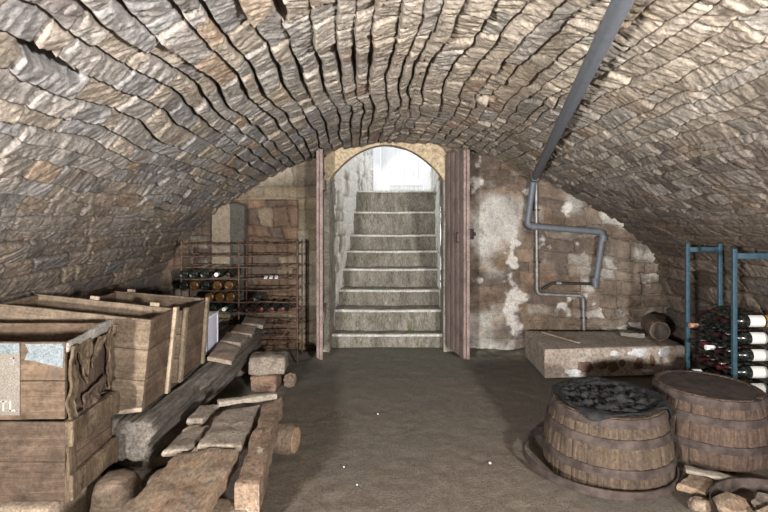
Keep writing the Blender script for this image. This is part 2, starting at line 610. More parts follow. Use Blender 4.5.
# ------------------------------------------------------------------ the vault
prof = [(-2.38, -.08), (-2.34, .2), (-2.27, .45), (-2.17, .7), (-2.01, .95), (-1.79, 1.18), (-1.467, 1.43), (-1.16, 1.62), (-.876, 1.76),
        (-.45, 1.905), (.0, 1.965), (.4, 1.955), (.83, 1.88), (1.12, 1.78), (1.43, 1.635), (1.75, 1.47), (2.0, 1.33), (2.22, 1.2), (2.42, 1.04), (2.55, .85),
        (2.61, .6), (2.65, .3), (2.67, -.08)]
pp = np.array(prof)
dd = np.concatenate([[0], np.cumsum(np.hypot(*np.diff(pp, axis=0).T))])
fine = np.linspace(0, dd[-1], 3000)
px, pz = np.interp(fine, dd, pp[:, 0]), np.interp(fine, dd, pp[:, 1])
kk = 181
ker = np.hanning(kk)
ker /= ker.sum()
px = np.convolve(np.pad(px, kk // 2, mode='reflect', reflect_type='odd'), ker, 'valid')
pz = np.convolve(np.pad(pz, kk // 2, mode='reflect', reflect_type='odd'), ker, 'valid')
sl = np.concatenate([[0], np.cumsum(np.hypot(np.diff(px), np.diff(pz)))])
DW = 4.95


def vault_z(x, y):
    x0 = x - .035 * (DW - y)
    o = np.argmax(pz)
    return float(np.interp(x0, px, pz)) * (1 + .02 * (DW - y))


s_ax = np.arange(0, sl[-1], .0046)
y_ax = list(np.arange(-3.2, .8, .04))
y = .8
while y < 5.06:
    y_ax.append(y)
    y += max(.0042, .0038 * y)
y_ax = np.array(y_ax)
S, Y = np.meshgrid(s_ax, y_ax, indexing='ij')
X0, Z0 = np.interp(S, sl, px), np.interp(S, sl, pz)
gx, gz = np.gradient(px, sl), np.gradient(pz, sl)
TX, TZ = np.interp(S, sl, gx), np.interp(S, sl, gz)
ln_ = np.hypot(TX, TZ)
NX, NZ = TZ / ln_, -TX / ln_              # inward (right/down)
crown = sl[np.argmax(pz)]
hi_ = Z0                                   # 0 .. ~2 measure of height on the vault
up = sstep(1.05, 1.35, Z0 + .1 * vn(S * 3, Y * 3, 88))                   # 1 on the vault, 0 on the low walls
side = np.sign(S - crown)

A = masonry(S, Y, 21, (.062, .122), (.11, .32), warp=.07, shear=.15)
Bm = masonry(S, Y, 57, (.1, .17), (.22, .55), warp=.03, shear=.7)
h = np.zeros_like(S)
cols = np.zeros(S.shape + (3,))
for fld, wgt in ((A, up), (Bm, 1 - up)):
    r1, r2, r3, r4 = (rnd(fld['id'], q) for q in (1, 2, 3, 4))
    jw = .0055 + .003 * vn(S * 3, Y * 3, 77)
    gap = np.clip(.28 + .8 * vn(S * 2.3 + 4, Y * 1.6, 31) + .45 * vn(S * .01 + fld['k'] * 3.7, Y * 3.1, 35), 0, 1)
    wid = jw * (1 + 1.1 * gap)
    es = edge(fld['ds'] - .001 - .0035 * gap, wid + .004)
    et = edge(fld['dt'] - .0015, .010)
    if fld is Bm: es, et = edge(fld['ds'] - .004, .018), edge(fld['dt'] - .003, .016)
    ds_ = (.016 + .05 * gap) * up + .034 * (1 - up)
    dt_ = .018 + .018 * r4
    hh = -ds_ * (1 - es) - dt_ * (1 - et)
    hh = hh + (r1 - .5) * .018 + (r2 - .5) * .026 * (fld['fs'] - .5) + (r3 - .5) * .03 * (fld['ft'] - .5)
    hh = hh + .016 * (fld['fs'] - .5) * np.where(side < 0, -1, 1) * up      # courses lap like scales
    # cleavage layers across every stone
    shear = (r4 - .5) * 1.6 + np.where(side < 0, -.9, .9) * (1 - up) * 1.2 + side * .35 * up
    q = Y + shear * S * 1.0
    lay = vn(q * 38 + r1 * 50, S * 7 + r2 * 20, 91)
    lay2 = vn(q * 85 + r3 * 70, S * 14, 92)
    step_ = np.abs(vn(q * 22 + r2 * 31, S * 5 + r1 * 9, 93))
    crack = np.clip(1 - np.abs(vn(q * 16 + r1 * 77, S * 9 + r3 * 40, 96)) * 9, 0, 1)
    hh = hh + (.0022 * lay + .0022 * lay2 - .004 * (1 - np.clip(step_ * 5, 0, 1)) - .005 * crack) * es
    hh = hh + (.003 * fbm(S * 16, Y * 16, 95, 3) + .0026 * fbm(S * 60, Y * 75, 97, 2)) * es
    # colour of each stone
    rc = rnd(fld['id'], 9)
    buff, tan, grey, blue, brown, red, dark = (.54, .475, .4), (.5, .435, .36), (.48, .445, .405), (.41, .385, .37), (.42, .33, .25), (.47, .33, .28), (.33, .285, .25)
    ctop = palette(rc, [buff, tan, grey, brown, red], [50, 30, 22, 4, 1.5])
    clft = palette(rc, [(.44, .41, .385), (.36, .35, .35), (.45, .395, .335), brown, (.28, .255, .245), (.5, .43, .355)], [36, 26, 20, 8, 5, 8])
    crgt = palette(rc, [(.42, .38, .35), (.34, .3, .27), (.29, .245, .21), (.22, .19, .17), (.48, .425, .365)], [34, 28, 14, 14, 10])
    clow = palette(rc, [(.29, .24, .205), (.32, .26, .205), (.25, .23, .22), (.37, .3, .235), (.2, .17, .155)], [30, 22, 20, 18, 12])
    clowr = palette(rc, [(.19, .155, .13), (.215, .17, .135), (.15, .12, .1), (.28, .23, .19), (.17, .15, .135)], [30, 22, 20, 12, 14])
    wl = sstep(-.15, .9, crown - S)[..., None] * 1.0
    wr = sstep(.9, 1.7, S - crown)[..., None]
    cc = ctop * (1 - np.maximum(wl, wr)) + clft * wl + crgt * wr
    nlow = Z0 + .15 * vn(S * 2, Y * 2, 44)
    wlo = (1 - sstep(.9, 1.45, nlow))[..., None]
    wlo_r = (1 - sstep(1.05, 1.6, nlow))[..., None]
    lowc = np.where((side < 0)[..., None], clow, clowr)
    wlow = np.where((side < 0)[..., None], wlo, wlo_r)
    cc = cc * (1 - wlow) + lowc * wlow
    cc = cc * (1 + .2 * (rnd(fld['id'], 14) - .5) + .07 * lay + .08 * lay2 - .16 * crack + .3 * fbm(S * 45, Y * 60, 98, 3))[..., None]
    oc = np.clip(fbm(S * 5, Y * 5, 66, 4) * 1.6 - .45, 0, .4)[..., None]
    cc = cc * (1 - oc) + np.array((.33, .23, .14)) * oc
    mort = ((1 - np.minimum(es, et)) ** 1.5)[..., None]
    cc = cc * (1 - .75 * mort) + np.array((.15, .118, .09)) * .75 * mort
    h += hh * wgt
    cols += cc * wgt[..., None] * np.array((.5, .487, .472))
# a few holes where stones have dropped out
for (hx, hy, rx, ry, dp) in ((.6, 3.12, .05, .08, .16), (.19, 1.65, .035, .06, .12), (.25, 1.66, .02, .08, .1), (-.97, 1.5, .035, .15, .1), (-.36, 1.75, .02, .1, .08)):
    k = np.argmin(np.abs(px + .035 * (DW - hy) - hx))
    e = ((S - sl[k]) / rx) ** 2 + ((Y - hy) / ry) ** 2 + .5 * vn(S * 30, Y * 30, 71)
    h -= dp * (1 - sstep(.5, 1.1, e))
sc_ = 1 + .02 * (DW - Y)
VX = X0 + .035 * (DW - Y) + NX * h
VZ = (Z0 + NZ * h) * sc_
V = np.stack([VX, Y, VZ], -1)
zi = Z0[:, 0]
iL = int(np.where((zi > .95) & (s_ax < crown))[0][0])
iR = int(np.where((zi > 1.0) & (s_ax > crown))[0][-1])
for nm, a, b_ in (('wall_left', 0, iL + 1), ('ceiling', iL, iR + 1), ('wall_right', iR, len(s_ax))):
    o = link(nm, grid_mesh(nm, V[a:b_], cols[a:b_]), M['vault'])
    tag(o, {'wall_left': 'rough coursed stone wall behind the crates', 'ceiling': 'low barrel vault of rough buff and grey rubble stones', 'wall_right': 'dark rubble stone wall behind the blue rack'}[nm],
        {'ceiling': 'ceiling'}.get(nm, 'wall'), kind='structure')

# ------------------------------------------------------------------ wall with the doorway
xa, za = np.arange(-2.45, 2.8, .0085), np.arange(-.06, 2.16, .0085)
Xg, Zg = np.meshgrid(xa, za, indexing='ij')
E = masonry(Zg + .02 * fbm(Xg * 9, Zg * 9, 111, 3), Xg + .03 * fbm(Xg * 7, Zg * 7, 112, 3), 103, (.06, .17), (.1, .36), warp=.11, shear=.15)
r1, r2, r3, r4 = (rnd(E['id'], q) for q in (1, 2, 3, 4))
es, et = edge(E['ds'] - .002, .022), edge(E['dt'] - .002, .022)
rough = .5 + .7 * sstep(1.5, 2.1, Xg) + .3 * sstep(-.8, -1.2, Xg)
pl = fbm(Xg * 2.2, Zg * 2.2, 121, 5) * .9
plm = sstep(.0, .35, pl + .75 * np.exp(-((Xg - 1.0) / .35) ** 2 - ((Zg - 1.2) / .5) ** 2) + .35 * np.exp(-((Xg - .95) / .25) ** 2 - ((Zg - .35) / .2) ** 2) - .22)
plm = plm * sstep(.6, .8, Xg) * (1 - sstep(1.75, 2.05, Xg))
hw = (-.035 * (1 - np.minimum(es, et)) + (r1 - .5) * .06 + (r2 - .5) * .09 * (E['fs'] - .5) + (r3 - .5) * .06 * (E['ft'] - .5)) * rough
hw = hw * (1 - .75 * plm) + .012 * fbm(Xg * 9, Zg * 9, 131, 4) + .004 * fbm(Xg * 40, Zg * 40, 132, 3) + .012 * plm
rc = rnd(E['id'], 9)
cw_ = palette(rc, [(.165, .122, .092), (.21, .155, .11), (.25, .215, .18), (.125, .097, .08), (.33, .285, .235), (.21, .14, .1)], [28, 20, 18, 18, 8, 10])
cpale = palette(rc, [(.22, .175, .14), (.38, .35, .31), (.17, .13, .1), (.46, .43, .39)], [30, 22, 26, 12])
w = sstep(1.6, 2.1, Xg)[..., None]
cw_ = cw_ * (1 - w) + cpale * w
mort = ((1 - np.minimum(es, et)) ** 1.2)[..., None]
cw_ = cw_ * (1 - .6 * mort) + np.array((.19, .155, .125)) * .6 * mort
blot = np.clip(fbm(Xg * 3.4, Zg * 3.4, 141, 5) * 1.6, 0, .75)[..., None]
cw_ = cw_ * (1 - blot) + np.array((.105, .076, .056)) * blot
cw_ = cw_ * (1 + .45 * fbm(Xg * 14, Zg * 14, 145, 4))[..., None]
cw_ = cw_ * .75
pc = np.array((.36, .345, .32)) * (1 + .5 * fbm(Xg * 5, Zg * 5, 151, 5))[..., None]
cw_ = cw_ * (1 - plm[..., None] * .85) + pc * plm[..., None] * .85
wh = sstep(.25, .45, fbm(Xg * 6, Zg * 6, 161, 5) + .25 * np.exp(-((Xg - 1.0) / .4) ** 2 - ((Zg - .45) / .25) ** 2) - .05)
wh = (wh * sstep(.55, .8, Xg))[..., None]
cw_ = cw_ * (1 - .6 * wh) + np.array((.55, .53, .5)) * .6 * wh
# left bay: dressed pier, red stones, buff blocks above
pier = sstep(-1.665, -1.65, Xg) * (1 - sstep(-1.35, -1.335, Xg)) * (1 - sstep(1.38, 1.395, Zg + .02 * vn(Xg * 9, Zg * 9, 5)))
hw = hw * (1 - .8 * pier) + .085 * pier
pcol = np.where((Xg < -1.487)[..., None], np.array((.25, .205, .155)), np.array((.1, .092, .08))) * (1 + .35 * fbm(Xg * 12, Zg * 5, 171, 4))[..., None]
cw_ = cw_ * (1 - pier[..., None]) + pcol * pier[..., None]
hw -= .02 * pier * (np.abs(Xg + 1.487) < .008)
bay = ((Xg > -1.335) & (Xg < -.86) & (Zg < 1.42))[..., None]
redc = palette(rc, [(.16, .105, .072), (.2, .13, .085), (.13, .095, .075), (.24, .185, .13)], [30, 25, 25, 12]) * (1 - .4 * mort)
cw_ = np.where(bay, redc * (1 + .4 * fbm(Xg * 8, Zg * 8, 181, 4))[..., None], cw_)
hw = hw - .03 * bay[..., 0]
upb = (Xg < -.55) & ((Zg > 1.43) | (Xg > -.86))
E2 = masonry(Zg, Xg, 203, (.1, .22), (.15, .5), warp=.06)
e2 = np.minimum(edge(E2['ds'], .02), edge(E2['dt'], .02))
bc = palette(rnd(E2['id'], 5), [(.27, .215, .145), (.35, .3, .23), (.21, .17, .125)], [3, 3, 3]) * (1 + .55 * fbm(Xg * 7, Zg * 7, 191, 4))[..., None]
cw_ = np.where(upb[..., None], bc * (.6 + .4 * e2)[..., None] + 0, cw_)
hw = np.where(upb, .012 * fbm(Xg * 8, Zg * 8, 192, 4) - .02 * (1 - e2), hw)
OX0, OX1, SPR, TOP = -.555, .525, 1.635, 1.95
ocx = (OX0 + OX1) / 2
rad = (((OX1 - OX0) / 2) ** 2 + (TOP - SPR) ** 2) / (2 * (TOP - SPR))


def arch_z(x, grow=0.):
    hx = (OX1 - OX0) / 2 + grow
    d = np.clip(1 - ((x - ocx) / hx) ** 2, 0, 1)
    # four-centred look: shoulder then flat
    return SPR - .02 + (TOP - SPR + .02 + grow) * d ** .9


xc = (Xg[:-1, :-1] + Xg[1:, 1:]) / 2
zc = (Zg[:-1, :-1] + Zg[1:, 1:]) / 2
inside = (np.abs(xc - ocx) < (OX1 - OX0) / 2 + .05) & (zc < arch_z(xc, .05))
cw_ = cw_ * (np.where(Xg < -.56, .62, 1.0) * np.where((Xg > -.87) & (Xg < -.56), .75, 1.0))[..., None]  # shade of the left bay and beside the door leaf, painted into the stone
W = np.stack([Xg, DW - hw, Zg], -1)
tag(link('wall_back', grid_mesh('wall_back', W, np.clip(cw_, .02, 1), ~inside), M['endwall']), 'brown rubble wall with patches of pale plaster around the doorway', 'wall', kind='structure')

# dressed surround of the doorway with its reveal
mb = MB()
out_, inn = [], []
path = [(OX0, z) for z in np.linspace(-.03, SPR - .02, 24)] + [(x, float(arch_z(np.array(x)))) for x in ocx + (OX1 - OX0) / 2 * np.sin(np.linspace(-math.pi / 2, math.pi / 2, 40))][1:-1] + [(OX1, z) for z in np.linspace(SPR - .02, -.03, 24)]
n = len(path)
rows = []
for ring in range(4):
    row = []
    for i, (x, z) in enumerate(path):
        a, b_ = path[max(0, i - 1)], path[min(n - 1, i + 1)]
        t = Vector((b_[0] - a[0], b_[1] - a[1])).normalized()
        nr = Vector((-t.y, t.x))
        wob = mnoise.fractal(Vector((x * 6, z * 6, ring * .3)), .8, 2, 3)
        wdt = .1 + .03 * wob + (.08 if z > SPR else 0)
        if ring == 0: p = (x + nr.x * wdt, DW + .04, z + nr.y * wdt)
        elif ring == 1: p = (x + nr.x * wdt, DW - .028 + .012 * wob, z + nr.y * wdt)
        elif ring == 2: p = (x + wob * .006, DW - .032 + .012 * wob, z + wob * .006)
        else: p = (x + wob * .006 + (.02 if x < 0 else .012) * (1 if z < SPR else 0), 5.3 if z < SPR + .02 else 5.07, z + wob * .006)
        row.append(p)
    rows.append(row)
vs = [p for r in rows for p in r]
fs = [(r * n + i, r * n + i + 1, (r + 1) * n + i + 1, (r + 1) * n + i) for r in range(3) for i in range(n - 1)]
mb.add(vs, fs)
o = mb.build('trim_1', M['surround'], angle=60)
o.data.materials.append(M['jamb'])
for f_ in o.data.polygons:
    f_.material_index = 1 if f_.center.z < SPR - .03 else 0
tag(o, 'buff stone arch over grey plastered jambs of the doorway', 'door surround', kind='structure')

# front wall behind the photographer closes the cellar
mb = MB()
mb.box((5.6, .2, 2.8), (.2, -3.25, 1.2), seg=(30, 1, 16), amp=.03, fr=5, r=.02)
tag(mb.build('wall_front', M['rubble']), 'rubble wall closing the near end of the cellar', 'wall', kind='structure')

# floor
xa, ya = np.arange(-2.5, 2.9, .02), np.arange(-3.3, 5.32, .02)
Xf, Yf = np.meshgrid(xa, ya, indexing='ij')
zf = .010 * fbm(Xf * 1.5, Yf * 1.5, 301, 4) + .004 * fbm(Xf * 14, Yf * 14, 302, 3)
zf += .05 * sstep(4.55, 4.9, Yf) * sstep(.5, .9, np.abs(Xf)) * (.6 + fbm(Xf * 6, Yf * 6, 303, 3))
zf -= .012
tag(link('floor', grid_mesh('floor', np.stack([Xf, Yf, zf], -1)), M['floor']), 'trodden brown earth cellar floor', 'floor', kind='structure')

# ------------------------------------------------------------------ stairs up to daylight
SL0, SL1 = (-.555, 4.97), (-.29, 8.3)
SR0, SR1 = (.507, 4.97), (.68, 8.3)


def lx(y): return SL0[0] + (SL1[0] - SL0[0]) * (y - SL0[1]) / (SL1[1] - SL0[1])
def rx(y): return SR0[0] + (SR1[0] - SR0[0]) * (y - SR0[1]) / (SR1[1] - SR0[1])


for nm, fx, sg, seed in (('wall_stair_left', lx, -1, 401), ('wall_stair_right', rx, 1, 402)):
    ya, za = np.arange(5.22, 8.35, .015), np.arange(-.05, 2.2, .015)
    Yw, Zw = np.meshgrid(ya, za, indexing='ij')
    Em = masonry(Zw, Yw, seed, (.1, .2), (.15, .4), warp=.05)
    e = np.minimum(edge(Em['ds'], .03), edge(Em['dt'], .03))
    pm = sstep(-.35, .1, fbm(Yw * 3, Zw * 3, seed + 3, 4))
    hh = (-.03 * (1 - e) + (rnd(Em['id'], 2) - .5) * .03) * (1 - .7 * pm) + .012 * fbm(Yw * 10, Zw * 10, seed + 5, 4)
    hh = hh * sstep(5.2, 5.35, Yw) - .006
    base = palette(rnd(Em['id'], 4), [(.36, .33, .28), (.45, .42, .37), (.28, .25, .2)], [3, 3, 2]) * (.6 + .4 * e)[..., None]
    col = base * (1 - pm[..., None]) + np.array((.72, .7, .66)) * pm[..., None]
    gr = np.clip((.5 - Zw) * .8 + .4 * fbm(Yw * 5, Zw * 5, seed + 7, 4), 0, .45)[..., None]
    col = col * (1 - gr) + np.array((.2, .2, .14)) * gr
    P = np.stack([fx(Yw) - sg * hh, Yw, Zw], -1)
    tag(link(nm, grid_mesh(nm, P, col), M['endwall']), ('left' if sg < 0 else 'right') + ' whitewashed flank wall of the stairs', 'wall', kind='structure')
# unseen masonry over the arch, its height set to shade the stairs
mb = MB()
mb.box((6.2, .2, 1.4), (.2, 5.1, 2.69), r=.01, seg=(8, 1, 2))
tag(mb.build('wall_over', M['rubble']), 'unseen masonry over the doorway arch, its height set to shade the stairs', 'wall', kind='structure')
for nm, x0 in (('wall_well_left', -1.0), ('wall_well_right', 1.1)):
    mb = MB()
    mb.box((.6, 3.3, 2.3), (x0 - (.17 if x0 < 0 else -.17), 6.75, 1.0), r=.01)
    tag(mb.build(nm, M['rubble']), 'solid ground beside the stair well', 'wall', kind='structure')

st = thing('staircase', 'worn stone staircase climbing through the arch to daylight', 'stairs', (0, 5.2, 0))
st['kind'] = 'structure'
tops = [(5.08, .115), (5.25, .32), (5.51, .481), (5.77, .673), (6.03, .851), (6.29, 1.023), (6.55, 1.30), (6.81, 1.573)]
for i, (yy, zt) in enumerate(tops):
    z0 = tops[i - 1][1] if i else -.04
    yn = tops[i + 1][0] if i + 1 < len(tops) else 7.3
    dpt = yn - yy + .06
    a, b_ = lx(yy) - .03, rx(yy) + .03
    if i == 0: a, b_ = -.56, .545
    mb = MB()
    z0 -= .08
    mb.box((b_ - a, dpt, zt - z0), ((a + b_) / 2, yy + dpt / 2 - 5.2, (zt + z0) / 2), r=.012, seg=(24, 5, 6), amp=.008, fr=6, seed=i + 2,
           warp=lambda p: Vector((p.x, p.y + (.012 if p.z > .3 * (0.1) else 0) * 0, p.z - .003 * math.exp(-(p.x / .25) ** 2) * (1 if p.z > 0 else 0))))
    so_ = mb.build('stone_step', M['step'], st)
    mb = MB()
    # worn nosing that juts over the riser, skylight put into its pale colour
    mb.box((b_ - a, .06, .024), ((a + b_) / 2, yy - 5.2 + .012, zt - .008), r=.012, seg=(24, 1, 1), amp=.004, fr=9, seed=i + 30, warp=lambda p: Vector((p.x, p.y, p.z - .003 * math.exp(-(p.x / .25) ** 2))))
    mb.build('skylit_nosing', M['nosing'], so_)

# yard outside with a white door
mb = MB()
mb.box((6, 5.6, .1), (.3, 9.85, 1.515), r=.01)
tag(mb.build('floor_yard', M['yard']), 'pale paved yard at the top of the stairs', 'ground', kind='structure')
mb = MB()
for (x0, x1, z0, z1) in ((-3, -.24, 1.57, 4.2), (.72, 3.2, 1.57, 4.2), (-.24, .72, 3.62, 4.2)):
    mb.box((x1 - x0, .3, z1 - z0), ((x0 + x1) / 2, 8.55, (z0 + z1) / 2), r=.006)
tag(mb.build('wall_yard', M['whitewall']), 'pale rendered house wall around the white door', 'wall', kind='structure')
d3 = thing('door_3', 'white boarded door in daylight at the top of the stairs', 'door', (.23, 8.42, 1.57))
d3['kind'] = 'structure'
for x in (-.41, .41):
    mb = MB(); mb.box((.12, .14, 2.05), (x, -.02, 1.025), r=.006); mb.build('door_frame', M['whitedoor'], d3)
for k in range(9):
    mb = MB(); mb.box((.0752, .04, 2.0), (-.306 + k * .0765, .03, 1.02), r=.008); mb.build('board', M['whitedoor'], d3)
for z in (.19, 1.0, 1.8):
    mb = MB(); mb.box((.69, .05, .1), (0, .015, z), r=.006); mb.build('rail', M['whitedoor'], d3)
pole = MB().tube([(.655, 7.12, 1.55), (.655, 7.12, 2.75)], .011, 8).build('iron_pole', M['iron'])
tag(pole, 'thin dark iron pole on the right at the top of the stairs', 'pole')

# ------------------------------------------------------------------ cellar doors
def leaf(name, label, hx, hy, fx, fy, top, side):
    L = math.hypot(fx - hx, fy - hy)
    ang = math.atan2(fy - hy, fx - hx)
    t = thing(name, label, 'door', (hx, hy, .055), (0, 0, ang))
    t['kind'] = 'structure'
    nb = 4
    for k in range(nb):
        w_ = L / nb
        mb = MB()
        mb.box((w_ - .003, .034, top), (w_ * (k + .5), 0, top / 2), r=.004, seg=(2, 1, 24), amp=.002, fr=12, seed=k + side)
        mb.build('board', M['doorwood'], t)
    mb = MB(); mb.box((.022, .028, top - .005), (L + .011, .014, top / 2), r=.004, seg=(1, 1, 24), amp=.003, fr=10, seed=side); mb.box((.016, .022, top - .03), (L + .008, -.015, top / 2), r=.004, seg=(1, 1, 24), amp=.003, fr=10, seed=side + 4)
    mb.build('edge_strip', M['dooredge'], t)
    for z in (.35, 1.5):
        mb = MB(); mb.box((L * .92, .022, .1), (L * .5, .028, z), r=.004); mb.build('ledge', M['doorwood'], t)
        mb = MB(); mb.box((L * .7, .006, .035), (L * .3, .018, z + .12), r=.002); mb.build('strap_hinge', M['iron'], t)
    return t, L


dl, L = leaf('door_1', 'left leaf of the cellar door, open and seen edge on', -.618, 4.9, -.585, 4.45, 1.8, -1)
dr, L = leaf('door_2', 'right leaf of the brown plank cellar door, standing open', .555, 4.9, .668, 4.46, 1.8, 1)
mb = MB(); mb.box((.05, .05, .09), (L - .01, .045, 1.07), r=.006); mb.box((.02, .03, .03), (L - .01, .08, 1.07), r=.004)
mb.build('latch', M['iron'], dr)
mb = MB(); mb.tube([(L - .14, -.016, 1.08), (L - .14, -.04, 1.07), (L - .14, -.04, 1.0), (L - .14, -.016, .99)], .006, 8); mb.build('handle', M['iron'], dr)

# ------------------------------------------------------------------ pipes
def wallpt(u, v, y=4.875): return at(u, v, y)


def bend(pts, r=.05, k=5):
    pts = [Vector(p) for p in pts]
    out = [pts[0]]
    for i in range(1, len(pts) - 1):
        a, b_, c_ = pts[i - 1], pts[i], pts[i + 1]
        d1, d2 = (a - b_).normalized(), (c_ - b_).normalized()
        for j in range(k + 1):
            t = j / k
            p = (b_ + d1 * r) * (1 - t) ** 2 + b_ * 2 * t * (1 - t) + (b_ + d2 * r) * t * t
            out.append(p)
    return out + [pts[-1]]


t = thing('waste_pipe', 'thick grey plastic pipe running down the vault and stepping along the wall', 'pipe', (0, 0, 0))
p1 = wallpt(534, 179, 4.83)
p1.z = min(p1.z, vault_z(p1.x, p1.y) - .045)
far = Vector((.555, .8, 2.06))
mb = MB().tube([p1 + Vector((0, 0, 0)), p1.lerp(far, .5), far], .032, 16); mb.build('ceiling_run', M['pvc'], t)
q1, q2, q3, q4 = wallpt(527, 226, 4.84), wallpt(603, 232, 4.86), wallpt(595, 287, 4.87), wallpt(550, 283)
MB().tube(bend([p1 + Vector((0, -.004, .03)), q1, q2, q3], .05), .029, 14).build('wall_run', M['pvc'], t)
MB().tube([p1 + (far - p1).normalized() * .02, p1 + (far - p1).normalized() * .12], .038, 16).build('collar', M['pvc'], t)
for p_, d_ in ((q1, Vector((1, 0, -.08))), (q2, Vector((-1, 0, .08))), (q2, Vector((0, 0, -1))), (q3, Vector((0, 0, 1)))):
    d_.normalize()
    MB().tube([p_ + d_ * .035, p_ + d_ * .085], .034, 14).build('elbow_collar', M['pvc'], t)
w = thing('water_pipe', 'thin galvanised pipe dropping down the wall and behind the stone block', 'pipe', (0, 0, 0))
MB().tube(bend([wallpt(536, 180, 4.90), wallpt(537, 294, 4.90), wallpt(583, 296, 4.9), wallpt(584, 338, 4.9)], .045), .017, 12).build('pipe_run', M['steelpipe'], w)
for (u, v) in ((536.5, 210), (537, 262), (583.5, 318)):
    p_ = wallpt(u, v, 4.90)
    mb = MB(); mb.box((.055, .03, .018), p_, r=.004); mb.build('clip', M['iron'], w)
w = thing('branch_pipe', 'short dark branch pipe below the elbow of the grey pipe', 'pipe', (0, 0, 0))
MB().tube(bend([wallpt(592, 284, 4.875), wallpt(553, 283, 4.88), wallpt(543, 289, 4.9)], .03), .012, 10).build('pipe_run', M['iron'], w)
mb = MB().tube([wallpt(561, 283.2, 4.878), wallpt(556, 283.1, 4.879)], .018, 10); mb.build('union', M['steelpipe'], w)

# ------------------------------------------------------------------ pale stone block on the right
A_, B_, C_, D_ = on(547, 381, 0), on(684, 372, 0), on(678, 356, 0), on(523, 356.5, 0)
D_.x, D_.y = 1.24, 4.72
B_ = Vector((2.40, 4.2, 0)); C_ = Vector((2.42, 4.72, 0)); A_ = Vector((1.235, 4.1, 0))
t = thing('stone_block', 'long pale concrete block with white crust and rust brown blots by the wall', 'block', (1.8, 4.4, 0))
bl = MB().slab([(p.x - 1.8, p.y - 4.4) for p in (A_, B_, C_, D_)], .0, .235, step=.04, rough=.004, amp=.004, rnd=.012, seed=3)
bl.build('body', M['block'], t)


def blot(name, mat, cx, cz, w_, h_, seed, parent):
    """raised patch on the front face of the block"""
    vs = []
    n = 22
    for r_, d in ((1., 0.), (.8, -.006), (.3, -.008)):
        for j in range(n):
            a = 2 * math.pi * j / n
            k = 1 + .4 * mnoise.fractal(Vector((math.cos(a) * 1.3, math.sin(a) * 1.3, seed * 2.7)), .8, 2, 3)
            x, z = cx + math.cos(a) * w_ / 2 * r_ * k, cz + math.sin(a) * h_ / 2 * r_ * k
            z = min(max(z, .012), .226)
            yf = A_.y + (B_.y - A_.y) * (x - A_.x) / (B_.x - A_.x) - .0015 + d
            vs.append((x - 1.8, yf - 4.4, z))
    fs = [(i * n + j, i * n + (j + 1) % n, (i + 1) * n + (j + 1) % n, (i + 1) * n + j) for i in range(2) for j in range(n)] + [tuple(2 * n + j for j in range(n))]
    mb = MB(); mb.add(vs, fs); return mb.build(name, mat, parent)


for (u, v, w_, h_, mt) in ((585, 367, .12, .085, 'rustmark'), (603, 366, .085, .06, 'rustmark'), (614, 367, .085, .085, 'rustmark'), (623, 364, .05, .06, 'rustmark'), (641, 365, .075, .1, 'rustmark'), (655, 363, .05, .085, 'rustmark'),
                          (640, 353, .15, .075, 'white'), (615, 354, .07, .05, 'white'), (573, 372, .13, .07, 'white'), (667, 354, .1, .08, 'white'), (650, 372, .1, .03, 'white')):
    y_ = 4.13
    blot('rust_blot' if mt == 'rustmark' else 'white_crust', M[mt], (u - CU) * y_ / F, EYE - (v - CV) * y_ / F, w_, h_, u, t)
mb = MB(); mb.box((.03, .42, .012), (1.47, 4.44, .2475), (0, 0, R(28)), r=.003, seg=(1, 8, 1), amp=.002)
tag(mb.build('wood_strip', M['board']), 'small weathered wood strip lying on top of the pale block', 'wood strip')
t = thing('log_offcut', 'short round log lying end on at the right of the pale block', 'log', (2.25, 4.3, .33))
mb = MB().lathe([(.078, 0), (.084, .03), (.083, .2), (.079, .33)], 28, lambda r_, z, a: (r_ * (1 + .06 * mnoise.noise(Vector((math.cos(a) * 2, math.sin(a) * 2, z * 4)))), z))
o = mb.build('trunk', M['log'], t); o.rotation_euler = (R(-90), 0, R(-14))
mb = MB().lathe([(.072, 0), (.07, .006), (.03, .008)], 28); o = mb.build('cut_end', M['hoop'], t); o.rotation_euler = (R(90), 0, R(-14)); o.location = (.002, .004, 0)
mb = MB().slab([(2.0, 4.48), (2.1, 4.34), (2.16, 4.36), (2.12, 4.6), (2.04, 4.62)], .242, .285, amp=.01, seed=8, tilt=(0, -.1))
tag(mb.build('flat_stone', M['pale']), 'pale flat stone leaning by the round log on the block', 'stone')

